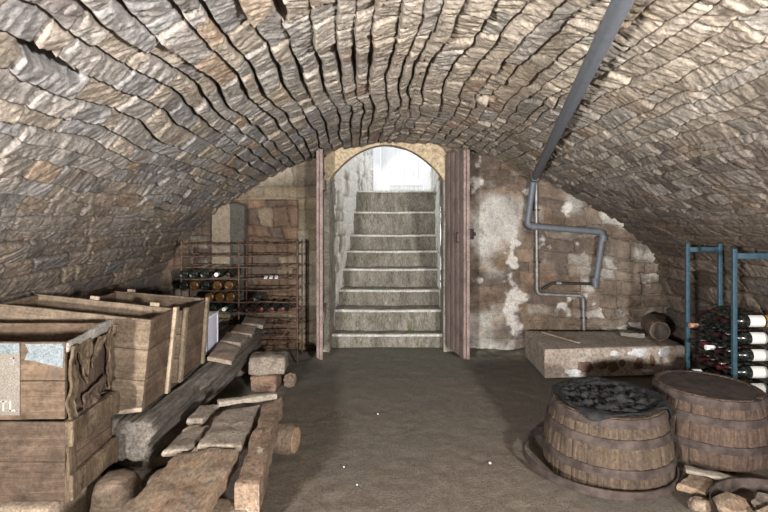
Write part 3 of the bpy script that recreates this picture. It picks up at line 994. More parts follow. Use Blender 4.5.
# ------------------------------------------------------------------ barrels
def barrel(label, loc, rb, rt, hgt, mat, tilt, seed, drop=0.):
    t = thing('barrel', label, 'barrel', loc, tilt)
    ns = 26
    prof_ = [(rb * .985, 0), (rb, .012)]
    for i in range(1, 15):
        f = i / 15
        prof_.append((rb + (rt - rb) * f ** 1.45 + .012 * math.sin(f * math.pi), hgt * f))
    prof_ += [(rt, hgt), (rt - .022, hgt), (rt - .026, hgt - .05), (rt - .03, hgt - .06)]

    def rf(r_, z, a):
        k = a / (2 * math.pi) * ns
        d = abs((k % 1) - .5) * 2
        g_ = .006 * max(0, (d - .8) / .2)
        kk_ = int(k)
        zz = z
        if z > hgt - .001:
            zz = z - .012 * abs(mnoise.noise(Vector((kk_ * 3.7, seed, 0))))
        return r_ - g_ + .003 * mnoise.noise(Vector((kk_ * 1.7, seed * 3, 0))) + .004 * mnoise.noise(Vector((k * 2, z * 8, seed))), zz
    MB().lathe(prof_, ns * 8, rf).build('staves', mat, t, angle=50)

    def rad_at(z):
        f = z / hgt
        return rb + (rt - rb) * f ** 1.45 + .012 * math.sin(f * math.pi)
    for (z0, z1) in ((hgt * .87, hgt * .985), (hgt * .62, hgt * .735), (hgt * .245, hgt * .36)):
        prof_h = [(rad_at(z0) - .004, z0), (rad_at(z0) + .008, z0 + .001), (rad_at((z0 + z1) / 2) + .0095, (z0 + z1) / 2), (rad_at(z1) + .008, z1 - .001), (rad_at(z1) - .004, z1)]
        MB().lathe(prof_h, 72, lambda r_, z, a: (r_ + .002 * mnoise.noise(Vector((math.cos(a) * 9, math.sin(a) * 9, z * 30 + seed))), z), closed=False).build('hoop', M['hoop'], t)
    # head boards
    r0 = rt - .031
    for k in range(5):
        x0, x1 = -r0 + 2 * r0 * k / 5, -r0 + 2 * r0 * (k + 1) / 5 - .003
        pts = []
        for j in range(9):
            x = x0 + (x1 - x0) * j / 8
            pts.append((x, -math.sqrt(max(0, r0 * r0 - x * x))))
        for j in range(9):
            x = x1 + (x0 - x1) * j / 8
            pts.append((x, math.sqrt(max(0, r0 * r0 - x * x))))
        pts = [p for i_, p in enumerate(pts) if i_ == 0 or (Vector(p) - Vector(pts[i_ - 1])).length > .004]
        if (Vector(pts[0]) - Vector(pts[-1])).length < .004: pts.pop()
        mb = MB()
        m_ = len(pts)
        za_, zb_ = hgt - .04 - drop, hgt - .014 - drop
        mb.add([(p[1], p[0], za_) for p in pts] + [(p[1], p[0], zb_) for p in pts], [tuple(range(m_)), tuple(range(2 * m_ - 1, m_ - 1, -1))] + [(j, (j + 1) % m_, (j + 1) % m_ + m_, j + m_) for j in range(m_)])
        mb.build('head_board', M['head'], t)
    return t


b1 = barrel('half barrel draped with black cloth, standing inside a loose hoop', (1.15, 2.74, .0), .316, .270, .35, M['stave'], (0, 0, .4), 3, .05)
b2 = barrel('brown half barrel with a bare wooden top, near the blue rack', (1.79, 2.93, .005), .292, .262, .355, M['stavedark'], (R(.6), R(1.6), .5), 9)

# black cloth over the first barrel
n_, m_ = 160, 44
vs, fs = [], []
HG, RT = .352, .272


def cloth_r(a):
    d = math.degrees(a) % 360
    r_ = .252 + .012 * math.sin(5 * a + 1)
    for (c0, wd, am) in ((240, 18, .06), (262, 9, .02), (345, 20, .11), (20, 40, .05), (95, 70, .02), (200, 14, .02)):
        x = (d - c0 + 180) % 360 - 180
        r_ += am * math.exp(-(x / wd) ** 2)
    return r_


for i in range(m_ + 1):
    for j in range(n_):
        a = 2 * math.pi * j / n_
        s_ = cloth_r(a) * (1 + .035 * mnoise.noise(Vector((a * 3.5, 2, 0)))) * max(i, .02) / m_
        wr = mnoise.fractal(Vector((math.cos(a) * s_ * 13, math.sin(a) * s_ * 30, 3.)), .7, 2.1, 4)
        if s_ < RT + .008:
            r_, z_ = s_, HG - .012 + .014 * min(1, (s_ / .275) ** 6) + .042 * wr * (1 - .5 * (s_ / RT) ** 2)
            if s_ > .24: z_ = max(z_, HG + .004 + .01 * abs(wr))
        else:
            dn = s_ - RT - .008
            r_, z_ = RT + .012 + .18 * dn + .012 * abs(wr), HG + .006 - dn * .9
        vs.append((r_ * math.cos(a), r_ * math.sin(a), z_))
for i in range(m_):
    for j in range(n_):
        fs.append((i * n_ + j, i * n_ + (j + 1) % n_, (i + 1) * n_ + (j + 1) % n_, (i + 1) * n_ + j))
mb = MB(); mb.add(vs, fs)
cl = mb.build('black_cloth', M['cloth'], angle=180)
cl.location = (1.15, 2.74, .003)
sd = cl.modifiers.new('thickness', 'SOLIDIFY'); sd.thickness = .006; sd.offset = 1
tag(cl, 'crumpled charcoal black cloth covering the top of the front barrel', 'cloth')


def hoop_ring(name, label, loc, r_, hgt, rot, seed, gap=0., parent=None, thick=.006):
    mb = MB()
    n = 96
    vs, fs = [], []
    for j in range(n + (0 if gap == 0 else 1)):
        a = gap / 2 + (2 * math.pi - gap) * j / n
        rr = r_ * (1 + .02 * math.sin(2 * a + seed))
        for (dr, dz) in ((-thick / 2, 0), (thick / 2, 0), (thick / 2 + .004, hgt), (-thick / 2 + .004, hgt)):
            w_ = .002 * mnoise.noise(Vector((math.cos(a) * 8, math.sin(a) * 8, dz * 30 + seed)))
            vs.append(((rr + dr + w_) * math.cos(a), (rr + dr + w_) * math.sin(a), dz))
    cnt = n if gap == 0 else n
    tot = len(vs) // 4
    for j in range(cnt):
        k = (j + 1) % tot
        for q in range(4):
            fs.append((j * 4 + q, k * 4 + q, k * 4 + (q + 1) % 4, j * 4 + (q + 1) % 4))
    if gap:
        fs.append((0, 1, 2, 3)); fs.append(tuple((tot - 1) * 4 + q for q in (3, 2, 1, 0)))
    mb.add(vs, fs)
    o = mb.build(name, M['hoop'])
    o.location = loc
    o.rotation_euler = rot
    return tag(o, label, 'hoop')


hoop_ring('iron_hoop', 'loose rusty hoop lying around the foot of the cloth covered barrel', (1.10, 2.74, .018), .372, .04, (R(.5), R(2.5), 0), 1, thick=.008)

# rubble heap in a hoop at bottom right
hoop_ring('iron_hoop', 'rusty hoop filled with broken stones at the front right', (1.70, 2.19, .0), .285, .06, (R(1.5), 0, 0), 2)
heap = [((1.50, 2.27), (.17, .15, .05), .055, M['slab'], 'tan flat stone at the left inside the stone filled hoop', .3),
        ((1.70, 2.28), (.2, .16, .05), .05, M['slabgrey'], 'grey flat stone at the back inside the stone filled hoop', -.2),
        ((1.62, 2.13), (.22, .17, .05), .075, M['rubble'], 'broad brown stone in the middle of the stone filled hoop', .5),
        ((1.81, 2.16), (.19, .16, .06), .08, M['pale'], 'pale stone at the right inside the stone filled hoop', -.4)]
for (xy, sz, z, mt, lb, rz) in heap:
    pts = []
    for k in range(6):
        a = k * math.pi / 3 + rz
        q = 1 + .2 * mnoise.noise(Vector((xy[0] * 9, k * 1.7, 2)))
        pts.append((xy[0] + math.cos(a) * sz[0] / 2 * q, xy[1] + math.sin(a) * sz[1] / 2 * q))
    tag(MB().slab(pts, z - .05, z + .012, step=.025, amp=.01, seed=int(xy[0] * 100), tilt=(.1 * rz, .12)).build('broken_stone', mt), lb, 'stone')
mb = MB().slab([(1.37, 2.47), (1.47, 2.40), (1.58, 2.52), (1.50, 2.585)], .0, .035, step=.025, amp=.008, seed=51)
tag(mb.build('flat_stone', M['slab']), 'flat brown stone on the floor between the barrels and the rubble hoop', 'stone')
mb = MB(); mb.box((.23, .05, .02), (1.575, 2.53, .052), (0, R(4), R(-20)), r=.006, seg=(8, 2, 1), amp=.006, fr=14)
tag(mb.build('wood_splinter', M['lath']), 'pale wood splinter at the foot of the bare topped barrel', 'splinter')
mb = MB().rock((.09, .07, .05), (1.40, 2.33, .022), 5)
tag(mb.build('pebble', M['rubble']), 'small brown stone left of the rubble hoop', 'stone')
# loose pebbles scattered on the floor
for k, (u, v, s_, lb) in enumerate(((378, 414, .012, 'white chip on the floor left of the middle'), (490, 463, .016, 'white chip on the floor near the front barrel'), (344, 467, .010, 'tiny white chip on the floor by the flagstones'), (357, 485, .009, 'tiny white chip low in the picture on the floor'))):
    p_ = on(u, v, 0)
    tag(MB().rock((s_, s_, s_ * .7), (p_.x, p_.y, .001), k, n=1).build('stone_chip', M['white']), lb, 'stone chip')

# ------------------------------------------------------------------ timber beam and its company
def grain_beam(p):
    y_ = p.y
    g_ = .018 * mnoise.fractal(Vector((p.x * 24, y_ * 1.4, p.z * 24)), .7, 2.2, 4) - .012 * max(0, 1 - 7 * abs(mnoise.noise(Vector((p.x * 13 + .6 * math.sin(y_ * 2), y_ * .8, p.z * 13)))))
    r_ = Vector((p.x, 0, p.z)).normalized()
    x = p.x + r_.x * g_ + .025 * math.sin(y_ * 2.6 + .5) * (1 if p.x > 0 else .3)
    z = p.z + r_.z * g_ + .014 * math.sin(y_ * 3.1)
    return Vector((x, y_ + (.02 * mnoise.noise(Vector((p.x * 9, 1, p.z * 9))) if y_ < -.8 else 0), z))


mb = MB(); mb.box((.36, 2.05, .19), (0, 0, 0), r=.025, seg=(34, 90, 18), warp=grain_beam)
bm_ = mb.build('timber_beam', M['beam'], angle=70)
bm_.location = (-1.265, 3.455, .25)
tag(bm_, 'long weathered grey timber beam carrying the right ends of the crates', 'beam')
mb = MB().rock((.36, .22, .16), (-1.27, 2.75, .085), 21, .15); tag(mb.build('support_stone', M['rubble']), 'dark stone propping up the near end of the timber beam', 'stone')
mb = MB().rock((.34, .25, .17), (-1.28, 4.2, .088), 22, .15); tag(mb.build('support_stone', M['rubble']), 'dark stone propping up the far end of the timber beam', 'stone')
# bank of earth along the left wall
xa, ya = np.linspace(-2.3, -1.46, 40), np.linspace(2.46, 4.3, 70)
Xb, Yb = np.meshgrid(xa, ya, indexing='ij')
zb = .345 + .012 * fbm(Xb * 9, Yb * 9, 501, 4)
ed = np.minimum(np.minimum(Yb - 2.46, 4.3 - Yb) / .04, (-1.46 - Xb) / .04)
zb = np.where(ed < 1, zb * np.clip(ed, 0, 1) ** .5 - .02, zb)
tag(link('trim_2', grid_mesh('trim_2', np.stack([Xb, Yb, zb], -1)), M['soil']), 'bank of earth and rubble along the foot of the left wall', 'bank', kind='structure')

boards = [((207, 357), (232, 361.5), (239, 347), (219, 342), 'flat grey board across the beam, nearest the lavender carton'),
          ((220, 341), (241, 344), (248, 337), (227, 332.5), 'second flat board across the beam beyond the lavender carton'),
          ((231, 331.5), (252, 334.5), (256, 327), (237, 324), 'third flat board across the beam, in front of the wire rack'),
          ((241, 323.5), (263, 326), (266, 319.5), (245, 317), 'last flat board across the far end of the beam')]
for i, (a, b_, c_, d_, lb) in enumerate(boards):
    z = .392
    pts = [on(*q, z + .012) for q in (a, b_, c_, d_)]
    mb = MB().slab([(p.x, p.y) for p in pts], z - .014, z + .014 + .004 * (i % 2), step=.03, amp=.003, rough=.004, rnd=.004, seed=60 + i)
    tag(mb.build('flat_board', M['board'] if i % 2 == 0 else M['slabgrey']), lb, 'board')
mb = MB(); mb.box((.2, .1, .025), (-1.3, 2.53, .374), (0, 0, R(20)), r=.008, seg=(6, 3, 1), amp=.006, fr=12)
tag(mb.build('wood_chip', M['board']), 'broken wood piece on the near end of the timber beam', 'wood piece')

# stacked stones right of the beam
mb = MB(); mb.box((.2, .17, .115), (-.92, 3.9, .055), r=.02, seg=(8, 6, 5), amp=.012, fr=7, seed=4)
tag(mb.build('stone_lump', M['redstone']), 'reddish stone under the grey one right of the beam', 'stone')
mb = MB(); mb.box((.27, .2, .13), (-.9, 3.92, .183), (0, R(1), R(4)), r=.02, seg=(9, 7, 5), amp=.014, fr=7, seed=6)
tag(mb.build('stone_lump', M['slabgrey']), 'grey brown stone lying on the reddish one right of the beam', 'stone')
mb = MB().rock((.09, .09, .1), (-.745, 3.95, .04), 9); tag(mb.build('stone_lump', M['rubble']), 'small round stone on the floor right of the stacked stones', 'stone')

# raised flagstones
ZS = .28


def flag(name, label, px_, mat, z0, z1, seed, amp=.006, zz=ZS, extra=None, cat='flagstone'):
    pts = [on(u, v, zz) for (u, v) in px_]
    if extra: pts += [Vector(e) for e in extra]
    return tag(MB().slab([(p.x, p.y) for p in pts], z0, z1, step=.03, rough=.012, amp=amp, seed=seed, fr=6).build(name, mat), label, cat)


flag('flagstone', 'large brown flagstone nearest the viewer, streaked with ochre', [(176, 452), (206, 448), (240, 449), (230, 470), (209, 505)], M['slab'], .21, .285, 71, .012, extra=[(-.66, 1.62, 0), (-.95, 1.62, 0)])
flag('flagstone', 'grey brown flagstone behind the large ochre one', [(197, 446), (213, 420), (222, 410), (260, 405), (252, 426), (242, 447)], M['slabgrey'], .236, .285, 72, .007)
flag('flagstone', 'thin flagstone beside the beam, left of the grey one', [(161, 451), (181, 429), (209, 422), (203, 433), (189, 448)], M['slabgrey'], .24, .272, 73, .008)
flag('flagstone', 'small flagstone at the back next to the beam', [(186, 419), (198, 404), (219, 402), (211, 411), (203, 419)], M['slabgrey'], .24, .276, 74, .006)
flag('flagstone', 'tiny flagstone piece wedged between two small flagstones', [(182, 427), (187, 421.5), (203, 420.5), (201, 424)], M['slab'], .235, .266, 75, .004)
flag('kerb_stone', 'long kerb stone with white blotches on the right of the flagstones', [(262, 405), (283, 397), (272, 440), (262, 486), (234, 488), (249, 440)], M['kerb'], .168, .29, 76, .009, cat='kerb')
a, b_ = on(218, 405, .295), on(277, 396.5, .295)
d = (b_ - a)
mb = MB(); mb.box((d.length, .045, .03), ((a + b_) / 2 + Vector((0, 0, .008))), (0, 0, math.atan2(d.y, d.x)), r=.006, seg=(14, 2, 2), amp=.006, fr=8)
tag(mb.build('wooden_lath', M['lath']), 'pale lath laid across the far edge of the flagstones', 'lath')
for (loc_, sz_, sd_, lb_) in (((-.91, 2.72, .118), (.27, .48, .225), 41, 'dark rubble filling under the smaller flagstones'),):
    tag(MB().rock(sz_, loc_, sd_, .06).build('support_stone', M['rubble']), lb_, 'stone')
t = thing('support_log', 'round log under the flagstones with its pale cut end to the right', 'log', (-.505, 2.84, .083))
mb = MB().lathe([(.07, 0), (.082, .02), (.08, .3), (.083, .22)], 28, lambda r_, z, a: (r_ * (1 + .08 * mnoise.noise(Vector((math.cos(a) * 2, math.sin(a) * 2, z * 4)))), z))
o = mb.build('trunk', M['log'], t); o.rotation_euler = (0, R(-90), R(-12))
mb = MB().lathe([(.066, 0), (.064, .006), (.02, .009)], 28); o = mb.build('cut_end', M['logend'], t); o.rotation_euler = (0, R(90), R(-12)); o.location = (-.002, 0, 0)
mb = MB(); mb.box((.5, .16, .19), (-.78, 2.02, .1), r=.03, seg=(8, 4, 4), amp=.012, fr=6)
tag(mb.build('support_stone', M['rubble']), 'dark stone bearing the near flagstones and kerb', 'stone')
mb = MB().rock((.17, .18, .17), (-1.145, 2.2, .14), 31, .1); tag(mb.build('boulder', M['log']), 'round dark brown boulder beside the bottom crate', 'stone')
mb = MB().rock((.15, .2, .16), (-1.0, 2.34, .08), 33, .12); tag(mb.build('boulder', M['rubble']), 'dark stone in the gap between beam and flagstones', 'stone')

# ------------------------------------------------------------------ crates
def planks(L, H, n, th, axis, mat_seed, gap=.003, amp=.0025):
    """panel of n horizontal planks centred at the origin, thin in y (axis x) or x (axis y)"""
    mb = MB()
    for k in range(n):
        hgt = H / n
        z = -H / 2 + hgt * (k + .5)
        sz = (L, th, hgt - gap) if axis == 'x' else (th, L, hgt - gap)
        mb.box(sz, (0, 0, z), r=.003, seg=(16 if axis == 'x' else 1, 1 if axis == 'x' else 10, 4), amp=amp, fr=7, seed=mat_seed + k)
    return mb


def crate(label, right, front, z, L, D, H, tilt, m_side, m_end, n=3, th=.018, battens=(), front_battens=(), seed=0, skip_right=False):
    """right end at x = right, front face at y = front, standing at z; tilt lifts the left end"""
    t = thing('wooden_crate', label, 'crate', (right, front, z), (0, tilt, 0), 'old wooden crates')
    for (y_, nm) in ((th / 2, 'front_panel'), (D - th / 2, 'back_panel')):
        o = planks(L, H, n, th, 'x', seed).build(nm, m_side, t)
        o.location = (-L / 2, y_, H / 2)
    for (x_, nm) in ((-th / 2, 'end_panel'), (-L + th / 2, 'end_panel')):
        if skip_right and x_ > -.1: continue
        o = planks(D - 2 * th - .002, H - .004, n, th, 'y', seed + 5).build(nm, m_end, t)
        o.location = (x_ - .0, D / 2, H / 2)
    mb = MB(); mb.box((L - 2 * th, D - 2 * th, th), (-L / 2, D / 2, th / 2 + .004), r=.003); mb.build('bottom_board', m_side, t)
    for y_ in battens:
        mb = MB(); mb.box((.02, .042, H + .012), (.011, y_, H / 2 + .006), r=.004, seg=(1, 1, 14), amp=.003, fr=9, seed=seed); mb.build('batten', M['batten'], t)
    for x_ in front_battens:
        mb = MB(); mb.box((.05, .016, H + .015), (x_, D + .009, H / 2 + .008), r=.004, seg=(1, 1, 14), amp=.003, fr=9); mb.build('batten', M['batten'], t)
    return t


c2 = crate('second wooden crate back, standing behind the torn one, empty', -1.205, 2.54, .352, .76, .30, .455, R(6), M['cratepale'], M['crateend'], 3, battens=(.275,), front_battens=(-.45, -.12), seed=10)
c3 = crate('rearmost wooden crate with pale battens, next to the lavender carton', -1.205, 2.96, .352, .60, .42, .415, R(4.5), M['cratepale'], M['crateend'], 3, battens=(.03, .39), front_battens=(-.5,), seed=20)
# a row of small vertical slots branded into the end of the rear crate
c0 = crate('bottom wooden crate under the torn one, front boards dark brown', -1.262, 2.03, .2, .72, .35, .315, 0, M['cratedark'], M['crateend'], 2, seed=30)
for z_ in (.055, .265):
    mb = MB(); mb.box((.03, .35, .1), (.016, .175, z_), r=.006, seg=(2, 12, 4), amp=.008, fr=10, seed=int(z_ * 100)); mb.build('batten', M['bark'], c0)
mb = MB(); mb.box((.016, .05, .315), (.009, .025, .157), r=.005, seg=(2, 3, 14), amp=.008, fr=12); mb.build('corner_post', M['bark'], c0)
mb = MB(); mb.box((.012, .004, .01), (-.215, -.002, .2), r=.002); mb.box((.016, .004, .006), (-.225, -.002, .195), r=.002); mb.build('knot_hole', M['darkwood'], c0)
# pedestal hidden below it
mb = MB(); mb.box((.7, .38, .18), (-1.66, 2.2, .098), r=.03, seg=(8, 5, 4), amp=.006, fr=6)
tag(mb.build('support_stone', M['rubble']), 'low stone footing under the bottom crate', 'stone')

c1 = crate('top front wooden crate with a torn right end and a paper label', -1.262, 2.03, .522, .72, .35, .305, 0, M['crate'], M['cratedark'], 2, seed=40, skip_right=True)
# torn right end: inner board, curled strips, ragged flaps, worn white rim
mb = MB(); mb.box((.014, .3, .28), (-.03, .175, .145), r=.003, seg=(1, 8, 8), amp=.004); mb.build('end_panel', M['darkwood'], c1)
mb = MB(); mb.box((.02, .335, .04), (.0, .175, .292), r=.005, seg=(2, 14, 3), amp=.005, fr=14, warp=lambda p: p + Vector((0, 0, .012 * p.y / .17))); mb.build('top_rail', M['whiterim'], c1)


def ragged(name, pts, mat, parent, seed, curl=.03, th=.006):
    """torn sheet in the y-z plane at the crate's right end, curling outwards"""
    cy, cz = sum(p[0] for p in pts) / len(pts), sum(p[1] for p in pts) / len(pts)
    out = []
    for i in range(len(pts)):
        a, b_ = pts[i], pts[(i + 1) % len(pts)]
        k = max(1, int(math.hypot(b_[0] - a[0], b_[1] - a[1]) / .012))
        for j in range(k):
            y_, z_ = a[0] + (b_[0] - a[0]) * j / k, a[1] + (b_[1] - a[1]) * j / k
            out.append((y_ + .007 * mnoise.noise(Vector((y_ * 60, z_ * 60, seed))), z_ + .009 * mnoise.noise(Vector((y_ * 70, z_ * 70, seed + 9)))))
    n = len(out)
    vs, fs = [], []
    for s in (1, .8, .55, .3, .02):
        for (y_, z_) in out:
            yy, zz = cy + (y_ - cy) * s, cz + (z_ - cz) * s
            x = curl * (s ** 2) * (.5 + .8 * mnoise.noise(Vector((yy * 14, zz * 9, seed * 2.)))) + .01 * mnoise.noise(Vector((yy * 45, zz * 20, seed)))
            vs.append((x, yy, zz))
    for i in range(4):
        for j in range(n):
            fs.append((i * n + j, i * n + (j + 1) % n, (i + 1) * n + (j + 1) % n, (i + 1) * n + j))
    fs.append(tuple(4 * n + j for j in range(n)))
    mb = MB(); mb.add(vs, fs)
    o = mb.build(name, mat, parent, angle=180)
    s_ = o.modifiers.new('thickness', 'SOLIDIFY'); s_.thickness = th
    return o


ragged('torn_strip', [(.0, .0), (.05, -.005), (.06, .1), (.05, .2), (.055, .285), (.005, .29)], M['bark'], c1, 3, .03, .01)
ragged('torn_flap', [(.06, .27), (.14, .285), (.15, .22), (.12, .16), (.115, .1), (.09, .13), (.08, .19)], M['bark'], c1, 6, .035)
ragged('torn_flap', [(.2, .28), (.25, .28), (.22, .2), (.17, .15), (.18, .21)], M['bark'], c1, 8, .03)
ragged('torn_strip', [(.26, .285), (.345, .3), (.35, .15), (.345, .05), (.29, .02), (.27, .12), (.285, .2)], M['bark'], c1, 11, .035, .008)
ragged('torn_flap', [(.1, .06), (.25, .1), (.26, .02), (.1, -.01)], M['darkwood'], c1, 13, .03)
# frayed blue paint on the front
mb = MB()
po = [(-.155, .236), (-.12, .232), (-.075, .22), (-.006, .205), (-.002, .285), (-.01, .3), (-.07, .299), (-.152, .298), (-.14, .27)]
mb.add([(x, -.0035, z) for x, z in po] + [(x, 0, z) for x, z in po], [tuple(range(len(po)))] + [(j, (j + 1) % len(po), (j + 1) % len(po) + len(po), j + len(po)) for j in range(len(po))])
mb.build('blue_paint', M['bluewhite'], c1, smooth=False)
mb = MB(); mb.box((.2, .004, .275), (-.272, -.004, .158), r=.001)
lab = mb.build('paper_label', M['paper'], c1)
mb = MB(); mb.box((.2, .003, .04), (-.272, -.0075, .282), r=.001); mb.build('top_band', M['bluewhite'], lab)


def strokes(name, lst, mat, parent, y_):
    mb = MB()
    for (x, z, w_, h_) in lst:
        mb.box((w_, .0016, h_), (x, y_, z), r=.0004)
    return mb.build(name, mat, parent)


strokes('printed_mark', [(-.2, .243, .018, .007), (-.195, .232, .007, .03), (-.204, .222, .012, .007)], M['ink'], lab, -.0066)
strokes('printed_mark', [(-.335, .285, .016, .03), (-.31, .285, .012, .034)], M['ink'], lab, -.0094)
for (x0, ch) in ((-.335, 'T'), (-.285, 'E'), (-.235, 'T'), (-.2, 'L')):
    L_ = []
    if ch == 'T': L_ += [(x0, .075, .03, .007), (x0, .058, .008, .04)]
    if ch == 'E': L_ += [(x0 - .01, .058, .008, .042), (x0, .076, .024, .007), (x0, .058, .02, .006), (x0, .04, .024, .007)]
    if ch == 'L': L_ += [(x0 - .008, .058, .008, .042), (x0, .04, .022, .007)]
    strokes('faded_letter', L_, M['paleink'], lab, -.0066)
# lavender carton behind the crates
t = thing('carton', 'lavender white cardboard carton behind the rear crate', 'box', (-1.37, 3.6, .362))
mb = MB(); mb.box((.3, .26, .235), (0, 0, .1185), r=.004); mb.build('carton_body', M['card'], t)
mb = MB(); mb.box((.004, .012, .23), (.152, -.09, .118), r=.001); mb.build('dark_band', M['cardgap'], t)
mb = MB(); mb.box((.31, .27, .012), (0, 0, .241), r=.003); mb.build('lid', M['cardwhite'], t)
mb = MB(); mb.box((.004, .018, .23), (.152, .118, .118), r=.001); mb.build('edge_tape', M['cardwhite'], t)

# ------------------------------------------------------------------ bottles
def bottle_proto(name, glass, cap, label=None, slope=False, orange=False):
    """axis along +z, base at the origin"""
    t = thing(name, 'x', 'bottle')
    if slope:
        pr = [(.001, .006), (.03, .001), (.0385, .006), (.039, .02), (.039, .14), (.036, .17), (.028, .21), (.019, .25), (.0145, .275), (.0145, .3), (.001, .302)]
    else:
        pr = [(.001, .006), (.03, .001), (.0365, .006), (.037, .02), (.037, .185), (.034, .2), (.024, .217), (.016, .232), (.0145, .25), (.0145, .3), (.001, .302)]
    MB().lathe(pr, 28).build('glass', glass, t, angle=30)
    MB().lathe([(.0148, .245 if not slope else .27), (.0158, .247 if not slope else .272), (.0158, .293), (.0172, .295), (.0172, .304), (.0005, .3055)], 20).build('capsule', cap, t, angle=30)
    if label:
        n = 20
        R_ = (.0378 if not slope else .0398)

        def band(z0, z1):
            vs, fs = [], []
            for j in range(n + 1):
                a = -R(105) + R(210) * j / n
                for (r_, z) in ((R_, z0), (R_, z1)):
                    vs.append((r_ * math.cos(a), r_ * math.sin(a), z))
            for j in range(n):
                fs.append((2 * j, 2 * j + 2, 2 * j + 3, 2 * j + 1))
            mb = MB(); mb.add(vs, fs); return mb
        band(.055, .15).build('paper_label', label, t)
        if orange: band(.012, .045).build('paper_strip', M['orangelabel'], t)
    return t


protos = {
    'dark_base': bottle_proto('wine_bottle', M['gblack'], M['capblack'], None),
    'amber': bottle_proto('wine_bottle', M['gamber'], M['capblack'], None, slope=True),
    'red': bottle_proto('wine_bottle', M['gblack'], M['capred'], None),
    'darkred': bottle_proto('wine_bottle', M['gbrown'], M['capdark'], None),
    'whitecap': bottle_proto('wine_bottle', M['gblack'], M['capwhite'], None),
    'label': bottle_proto('wine_bottle', M['gblack'], M['capblack'], M['winelabel']),
    'labelorange': bottle_proto('wine_bottle', M['gblack'], M['capdark'], M['winelabel'], orange=True),
    'copper': bottle_proto('wine_bottle', M['gblack'], M['capcopper'], None),
}
used = set()


def put_bottle(kind, loc, rot, label, group):
    if kind not in used:
        o = protos[kind]
        used.add(kind)
    else:
        o = copy_tree(protos[kind])
    o.location = loc
    o.rotation_euler = rot
    tag(o, label, 'bottle', group)


# ------------------------------------------------------------------ rusty wire rack on the left
LX0, LX1, FY, BY = -1.80, -.79, 4.53, 4.78
rk = thing('wire_wine_rack', 'rusty wire wine rack against the end wall, half empty', 'wine rack', ((LX0 + LX1) / 2, 4.65, 0))
ox, oy = (LX0 + LX1) / 2, 4.65
levels = [.13 + .1 * k for k in range(10)]
for z in levels:
    for y_ in (FY, BY):
        sag = [Vector((LX0 - ox + (LX1 - LX0) * i / 8, y_ - oy, z + .004 * math.sin(i * 1.9 + z * 30))) for i in range(9)]
        MB().tube(sag, .0055, 6).build('rail', M['rust'], rk)
    mb = MB()
    for k in range(11):
        x = LX0 - ox + .003 + (LX1 - LX0 - .006) * k / 10
        mb.tube([(x, FY - oy, z + .002), (x, BY - oy, z + .002)], .003, 5)
    mb.build('cradle_wires', M['rust'], rk)
for x in (LX0, -1.3, LX1):
    for y_ in (FY, BY):
        MB().tube([(x - ox, y_ - oy, 0), (x - ox, y_ - oy, 1.06)], .0075, 8).build('post', M['rust'], rk)
for z in (.32, .72, 1.03):
    MB().tube([(LX1 - ox, FY - oy, z), (LX1 - ox, BY - oy, z + .02)], .004, 6).build('brace', M['rust'], rk)
for (x0, x1) in ((-1.05, -.8), (-1.3, -1.06)):
    MB().tube([(x0 - ox, FY - oy - .006, .05), (x1 - ox, FY - oy - .006, .4)], .004, 6).build('brace', M['rust'], rk)

ordw = ['first', 'second', 'third', 'fourth', 'fifth', 'sixth', 'seventh', 'eighth']
lrows = [(274, 'top', [(186, 'dark_base'), (195.5, 'dark_base'), (206.5, 'dark_base'), (218.5, 'whitecap'), (230, 'darkred')]),
         (286.5, 'second', [(186, 'dark_base'), (196, 'amber'), (207, 'dark_base'), (219, 'amber'), (230.5, 'amber')]),
         (297.5, 'third', [(211, 'amber'), (221.5, 'amber'), (232, 'amber'), (258, 'dark_base')]),
         (308.5, 'lowest', [(214, 'dark_base'), (226, 'whitecap'), (241, 'darkred'), (251.5, 'darkred'), (263, 'red'), (273.5, 'red'), (284, 'red')])]
kname = {'dark_base': 'black', 'amber': 'amber', 'red': 'red capped', 'darkred': 'dark red capped', 'whitecap': 'white capped'}
for ri, (v, rn, row) in enumerate(lrows):
    lev = .75 - .1 * ri + 0
    lev = min(levels, key=lambda q: abs(q + .043 - (EYE - (v - CV) * 4.56 / F)))
    for i, (u, kind) in enumerate(row):
        x = (u - CU) * 4.56 / F
        nose = kind in ('red', 'darkred', 'whitecap')
        rr = .0395 if kind == 'amber' else .0375
        loc = (x, 4.80 if nose else 4.50, lev + .0055 + rr)
        rot = (R(90), 0, 0) if nose else (R(-90), 0, 0)
        put_bottle(kind, loc, rot, f'{kname[kind]} bottle, {ordw[i]} from left, {rn} filled row of the rusty rack', 'bottles in the rusty wire rack')
# small white tickets lying on an upper row
for k in range(3):
    mb = MB(); mb.box((.028, .05, .006), ((266 + 5.2 * k - CU) * 4.53 / F, 4.53, .7465), (R(20), 0, R(5 * k)), r=.001)
    tag(mb.build('white_ticket', M['winelabel']), ['left', 'middle', 'right'][k] + ' of three small white tickets on the rusty rack', 'ticket', 'white tickets on the rusty rack')

